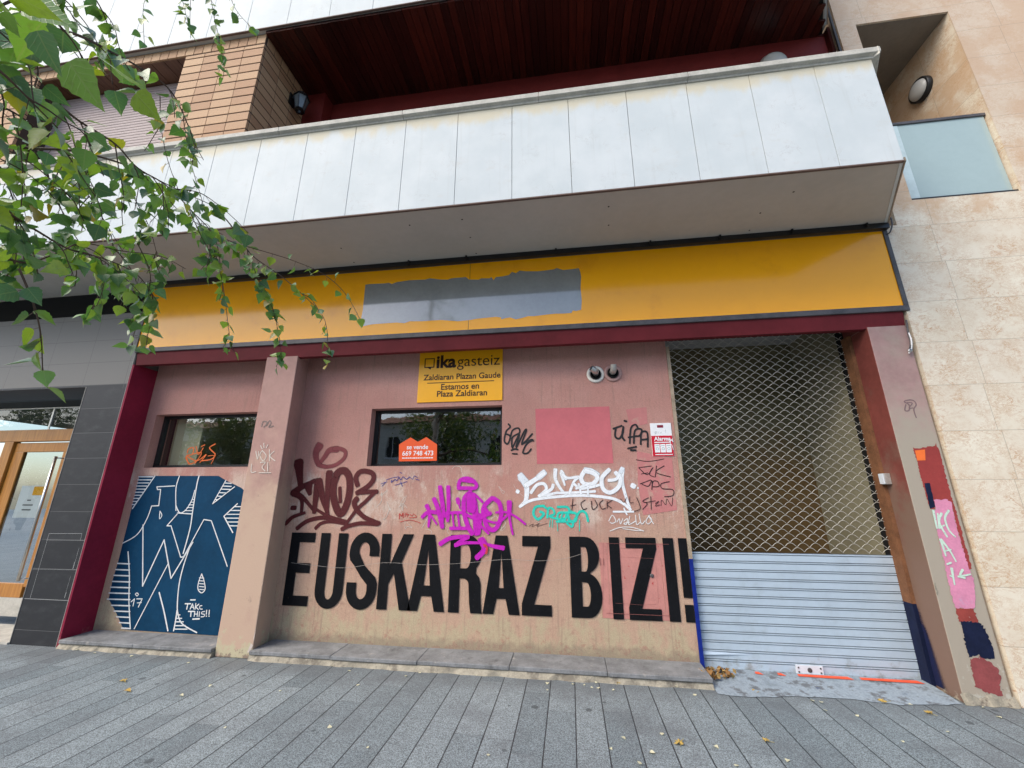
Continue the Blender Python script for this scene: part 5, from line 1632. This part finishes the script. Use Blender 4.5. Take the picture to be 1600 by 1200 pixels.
# limbs from the trunk to the twigs that hang into the picture
LIMB = MB()
def limb(z, end, r=.014):
    a = tb + Vector((0, .1, z)); e = Vector(end)
    m_ = a.lerp(e, .5) + Vector((0, 0, .35))
    LIMB.tube(catmull([a, m_, e], 8), [r * (1 - .7 * i / 16) for i in range(17)], 8)
def px(s_, t0, t1):
    q_ = [tuple(map(float, a.split(','))) for a in s_.split()]
    return [D(a, b, t0 + (t1 - t0) * i / (len(q_) - 1)) for i, (a, b) in enumerate(q_)]
TW = [
 # (pixels, depth start, end, leaves/m, leaf size, radius, side twigs/m, side length, skip)
 ('-60,20 0,30 50,37 122,55 175,82 212,102 262,137 285,175 305,225 318,250', .62, 1.5, 20, .058, .005, 7, .13, .0),
 ('-60,60 0,110 40,130 80,155 125,190 180,225 215,262 265,290 330,320', .60, 1.35, 26, .055, .005, 9, .18, .0),
 ('330,320 355,345 375,372 395,400 440,432 478,465 505,495 512,530 510,575', 1.35, 1.7, 38, .044, .003, 3, .12, .0),
 ('385,385 430,398 460,408 500,425 530,448 550,475 565,505', 1.5, 1.8, 22, .046, .0022, 0, .1, .0),
 ('-60,225 0,228 55,232 110,235 160,246 215,265 260,290 300,330 335,370 345,420', .85, 1.55, 34, .050, .005, 10, .17, .0),
 ('-60,290 0,325 60,362 110,390 165,405 215,430 245,470', .75, 1.4, 34, .052, .004, 10, .17, .0),
 ('-60,395 0,402 45,410 90,395 130,380 190,392 250,400 290,420', .9, 1.5, 34, .050, .004, 9, .16, .0),
 ('30,420 45,455 57,490 64,525 66,560 67,600', .80, .9, 36, .052, .0028, 0, .1, .0),
 ('150,400 160,440 150,470 135,500', 1.35, 1.5, 30, .05, .002, 0, .1, .0),
 ('215,380 235,430 225,480 210,520 205,545', 1.35, 1.5, 52, .050, .002, 3, .08, .0),
 ('300,330 330,380 345,430 352,470 358,520 365,550', 1.5, 1.6, 36, .046, .0024, 4, .1, .0),
 ('390,400 405,440 425,480 435,520 440,555 444,570', 1.55, 1.65, 44, .046, .0022, 4, .08, .0),
 ('240,-30 225,5 224,40 226,72', 2.0, 2.1, 26, .05, .0016, 0, .1, .0),
 ('300,-30 297,20 298,60', 1.9, 2.0, 34, .05, .0016, 0, .1, .0),
 ('320,-40 330,0 335,30 345,70 350,110 345,130', 1.9, 2.0, 44, .05, .002, 0, .1, .0),
 ('350,-40 362,0 372,20 390,40 395,45', 1.9, 2.0, 44, .05, .0018, 0, .1, .0),
 ('290,-40 285,-5 290,20 296,45', 1.9, 2.0, 50, .05, .0018, 0, .1, .0),
 ('120,-40 150,0 165,30 172,60 165,90', 1.2, 1.4, 40, .05, .003, 6, .12, .0),
 ('60,-40 90,-5 110,20 130,50', .9, 1.0, 40, .05, .003, 7, .15, .0),
 ('-30,-30 20,0 70,20 110,60 140,110', .5, .62, 26, .056, .003, 5, .10, .0),
 ('-40,80 10,120 50,160 90,200', .55, .7, 30, .055, .003, 6, .10, .0),
 ('-40,150 20,175 70,210 120,250 150,300', .8, 1.1, 36, .052, .003, 9, .16, .0),
 ('285,170 290,210 300,260 312,300 320,330', 1.5, 1.6, 40, .046, .002, 5, .1, .0),
 ('250,150 252,200 262,250 280,300 300,345', 1.4, 1.6, 24, .046, .0018, 4, .1, .1),
 ('110,240 130,290 160,340 190,390', 1.1, 1.4, 36, .05, .0026, 8, .15, .0),
 ('180,260 210,310 235,360 250,420', 1.3, 1.5, 40, .048, .0024, 8, .14, .0),
 ('60,235 80,290 100,340 105,390', 1.1, 1.3, 36, .05, .0024, 8, .15, .0),
 ('0,260 20,310 30,360 40,420', 1.0, 1.1, 36, .05, .0024, 8, .15, .0),
 ('245,290 280,330 310,350 345,365 372,395', 1.4, 1.6, 44, .046, .002, 8, .12, .0),
]
for s_, t0, t1, dn, sz, r0, sb, sbl, sk in TW:
    twig(LM, BM_, px(s_, t0, t1), dn * 1.3, sz * .86, r0 * .85, sb * 1.25, sbl, sk)
# a few big near leaves facing the camera, upper left
for (ax, ay, bx, by, t, f) in ((58, 48, 92, 120, .42, 1), (108, 96, 158, 174, .46, 1), (212, 146, 250, 190, .78, .8), (165, 95, 222, 140, .7, .3), (40, 8, 120, 40, .55, .2), (70, 30, 20, 90, .6, .2),
                             (20, 120, 50, 170, .66, .3), (95, 20, 112, 60, .7, .4), (0, 20, 35, 60, .5, .4)):
    b = D(ax, ay, t); e = D(bx, by, t + .015)
    n_ = (-CF * f + Vector((0, 0, .7 * (1 - f))) + rv(.12 + .35 * (1 - f)))
    leaf(LM, b, (e - b), n_, (e - b).length, .12, .2)
def bough(z, node, ends, r):
    """one bough from the trunk to a fork outside the picture, then a leafy branchlet to each hanging twig"""
    a = tb + Vector((0, .1, z)); node = Vector(node)
    mid = a.lerp(node, .5) + Vector((0, 0, .22))
    pts = catmull([a, a.lerp(mid, .5) + Vector((.05, -.04, .08)), mid, mid.lerp(node, .55) + Vector((-.04, .05, .05)), node], 6)
    LIMB.tube(pts, [r * (1 - .6 * k / (len(pts) - 1)) for k in range(len(pts))], 8)
    for k in range(4, len(pts) - 3, 2):
        q_ = [pts[k]]; dr = rv(.5) + Vector((-.25, -.2, .1))
        for m_ in range(4): dr = dr.normalized() + Vector((0, 0, -.35)) + rv(.2); q_.append(q_[-1] + dr.normalized() * .10)
        twig(CR_, CB_, q_, 34, .05, .0025)
    for k, e in enumerate(ends):
        e = Vector(e); s0 = pts[-1 - (k % 3) * 2]
        m_ = s0.lerp(e, .5) + Vector((rnd.uniform(-.03, .01), rnd.uniform(-.03, .03), .04))
        twig(CR_, CB_, [s0, m_, e], 16, .05, .005)
CR_, CB_ = MB(), MB()
bough(2.45, D(-190, 190, .75), [D(-60, 20, .62), D(-60, 60, .60), D(-60, 225, .85), D(-60, 290, .75), D(-60, 395, .9), D(-30, -30, .5), D(-40, 80, .55), D(-40, 150, .8)], .028)
bough(3.3, D(150, -170, 1.7), [D(240, -30, 2.0), D(300, -30, 1.9), D(320, -40, 1.9), D(350, -40, 1.9), D(290, -40, 1.9), D(120, -40, 1.2), D(60, -40, .9)], .026)
# crown above and behind the camera
for k in range(15):
    a = rnd.uniform(.8 * math.pi, 2.1 * math.pi); z = rnd.uniform(3.6, 7.6); rr = rnd.uniform(.6, 1.9) * (1 - (z - 3.4) / 6.5)
    e = tb + Vector((math.cos(a) * rr, math.sin(a) * rr, z + .3))
    s0 = tb + Vector((0, .12, z - .4))
    LIMB.tube(catmull([s0, s0.lerp(e, .5) + Vector((0, 0, .2)), e], 4), [.02 - .0018 * i for i in range(9)], 6)
    for j in range(5):
        p = s0.lerp(e, rnd.uniform(.4, 1)); q_ = [p]; dr = rv(.6)
        for i in range(4): dr = dr.normalized() + Vector((0, 0, -.3)) + rv(.2); q_.append(q_[-1] + dr.normalized() * .16)
        twig(CR_, CB_, q_, 26, .055, .003)
LIMB.build('limb', M['bark'], T, smooth=True)
BM_.build('twig', M['bark'], T)
LM.build('foliage', M['leaf'], T, smooth=True)
CB_.build('crown_twig', M['bark'], T)
CR_.build('crown', M['leaf'], T, smooth=True)

# ================================================================== fallen leaves
def dry_leaf(px_, py_, size, m, label, group=None, cat='leaf', z=0.006):
    mb = MB(); c = G(px_, py_, z)
    a = rnd.uniform(0, 6.28)
    d = Vector((math.cos(a), math.sin(a), 0))
    leaf(mb, c - d * size / 2, d, Vector((rnd.uniform(-.2, .2), rnd.uniform(-.2, .2), 1)), size, rnd.uniform(.1, .45), rnd.uniform(-.5, .4))
    zm = min(v.z for v in mb.v)
    for v in mb.v: v.z += .004 - zm
    o = mb.build('fallen_leaf', m, None, True, origin=(c.x, c.y, .004))
    tag(o, label, cat, group)
def maple(px_, py_, size, m, label, group=None):
    mb = MB(); c = G(px_, py_, .006); a0 = rnd.uniform(0, 6.28); n = 22
    vs = [c + Vector((0, 0, .008))]
    for k in range(n):
        a = a0 + 2 * math.pi * k / n
        r_ = size * (.5 if k % 2 else .27) * (1 - .35 * abs(math.sin(a - a0) * 0 + math.cos((a - a0) / 2))) * rnd.uniform(.85, 1.15)
        vs.append(c + Vector((math.cos(a) * r_, math.sin(a) * r_, rnd.uniform(.0, .014))))
    b = mb.add(vs, [(0, 1 + k, 1 + (k + 1) % n) for k in range(n)])
    for k in range(n + 1): mb.uv[b + k] = (.5, .5)
    mb.tube([c, c + Vector((math.cos(a0) * size * .7, math.sin(a0) * size * .7, .004))], .0012, 4)
    o = mb.build('fallen_leaf', m, None, False, origin=(c.x, c.y, .004))
    tag(o, label, 'leaf', group)
GL = 'fallen leaves on the paving'
maple(1062, 1161, .085, M['dry'], 'large golden lobed leaf alone on the open paving', GL)
maple(966, 1067, .075, M['dry'], 'golden lobed leaf against the sill below the letter B', GL)
maple(1452, 1114, .07, M['dry'], 'red brown curled leaf near the foot of the right pier', GL)
maple(1380, 1096, .08, M['dry'], 'pale tan flattened leaf at the edge of the threshold', GL)
maple(193, 1064, .075, M['dry'], 'orange leaf on the left paving, the larger of a pair', GL)
dry_leaf(200, 1080, .055, M['dry'], 'yellow leaf on the left paving, the smaller of a pair', GL)
maple(1198, 1158, .06, M['dry'], 'brown crumpled leaf in a paving joint below the shutter', GL)
dry_leaf(1182, 1080, .06, M['dry'], 'brown leaf on the paving beside the threshold', GL)
SM = [(438, 1079), (515, 1135), (575, 1167), (763, 1179), (932, 1066), (935, 1075), (925, 1074), (855, 1077), (958, 1078), (975, 1153), (955, 1170), (1000, 1192), (1268, 1094), (1283, 1097), (1290, 1110),
      (1340, 1118), (1480, 1143), (1560, 1120), (1410, 1158), (1230, 1188), (1120, 1167), (1035, 1146), (284, 1087), (295, 1035), (148, 1020), (175, 1019), (205, 1025), (475, 1035), (485, 1036), (565, 1040),
      (600, 1041), (655, 1051), (675, 1050), (690, 1050), (745, 1054), (760, 1054), (635, 1056), (855, 1068), (352, 1136), (328, 1072), (560, 1070), (1150, 1196), (1422, 1100), (1536, 1105), (1360, 1093),
      (913, 1070), (895, 1069), (1058, 1072), (1085, 1085), (228, 1019), (120, 1015), (520, 1040), (1020, 1176), (545, 1048)]
for i, (a, b) in enumerate(SM):
    dry_leaf(a, b, rnd.uniform(.018, .036), M['pale_scrap'], 'small pale yellow leaf scrap on the grey paving', 'small leaf scraps on the paving')
# drift of dead leaves in the corner of the threshold
mb = MB()
for i in range(120):
    cx, cy = (rnd.gauss(1106, 7), rnd.gauss(1058, 4)) if i < 75 else (rnd.gauss(1132, 9), rnd.gauss(1054, 3))
    p = G(cx, cy, .03) + Vector((0, 0, rnd.uniform(0, .04 if i < 75 else .025)))
    leaf(mb, p, rv() * Vector((1, 1, .35)), rv() + Vector((0, 0, .6)), rnd.uniform(.03, .055), .3, .5, 1)
o = mb.build('leaf_litter', leaf_mat('brown_litter', [(0.0, (.17, .08, .03)), (.5, (.30, .15, .055)), (.9, (.42, .27, .10))], .05, .8, .15), None, True, origin=(1.2, 4.0, .03))
tag(o, 'little drift of dry brown leaves in the corner of the shutter threshold', 'leaves', kind='stuff')

# ================================================================== across the street (seen mirrored in glass and enamel)
OB = thing('street_house', (0, -24, 0), 'low cream house across the street, seen mirrored in the windows', 'building')
mb = MB()
hol = []
for i in range(-22, 10):
    for j in range(2): hol.append((i * 3.0 - .6, i * 3.0 + .6, 1.2 + j * 3.4, 3.0 + j * 3.4))
wall_grid(mb, -68, 30, 0, 7.6, hol, -24, -24.3)
mb.build('wall', paint('cream_render', (.62, .59, .52), .8), OB)
mb = MB()
for a, b, c, d in hol: mb.quad((a, -24.2, c), (b, -24.2, c), (b, -24.2, d), (a, -24.2, d))
mb.build('window_glazing', M['interior_dark'], OB)
mb = MB()
for a, b, c, d in hol: mb.box(a - .06, b + .06, -23.98, -23.9, c - .12, c); mb.box(-.03 + (a + b) / 2, .03 + (a + b) / 2, -24.18, -24.14, c, d)
mb.build('window_sill', M['white'], OB)
MB().prism([(-23.6, 7.6), (-24.4, 7.6), (-29, 9.2), (-33.6, 7.6)], 'x', -68.5, 30.5).build('roof', paint('roof_tile', (.25, .10, .06), .8), OB)
for k, (x, y, h) in enumerate(((-14.5, -7.0, 6.2), (-5.6, -9.0, 6.8), (2.6, -9.5, 6.0), (-25.0, -7.0, 6.6))):
    t_ = thing('street_tree', (x, y, 0), ['young leafy street tree mirrored in the left window', 'tallest leafy street tree mirrored in the middle window', 'leafy street tree mirrored towards the shutter side', 'broad leafy street tree mirrored in the entrance door'][k], 'tree', 'street trees behind the camera')
    MB().tube(catmull([Vector((x, y, 0)), Vector((x + .1, y, 1.5)), Vector((x, y + .1, 3.2)), Vector((x + .1, y, h - .8))], 4), [.13 - .009 * i for i in range(13)], 8).build('trunk', M['bark'], t_, True)
    bm2, lm2 = MB(), MB()
    for i in range(75):
        v = rv().normalized() * (rnd.random() ** .4); c = Vector((x, y, h * .62)) + Vector((v.x * 2.0, v.y * 1.8, v.z * 1.9))
        s0 = Vector((x + .05, y, max(1.9, c.z - 1.2)))
        bm2.tube([s0, s0.lerp(c, .6) + Vector((0, 0, .15)), c], [.018, .010, .004], 4)
        for j in range(70):
            p = c + rv(.3)
            leaf(lm2, p, rv() + Vector((0, 0, -.6)), rv() + Vector((0, 0, .7)), rnd.uniform(.09, .15), .3, .4, 1)
    bm2.build('branch', M['bark'], t_); lm2.build('crown', M['street_leaf'], t_, True)
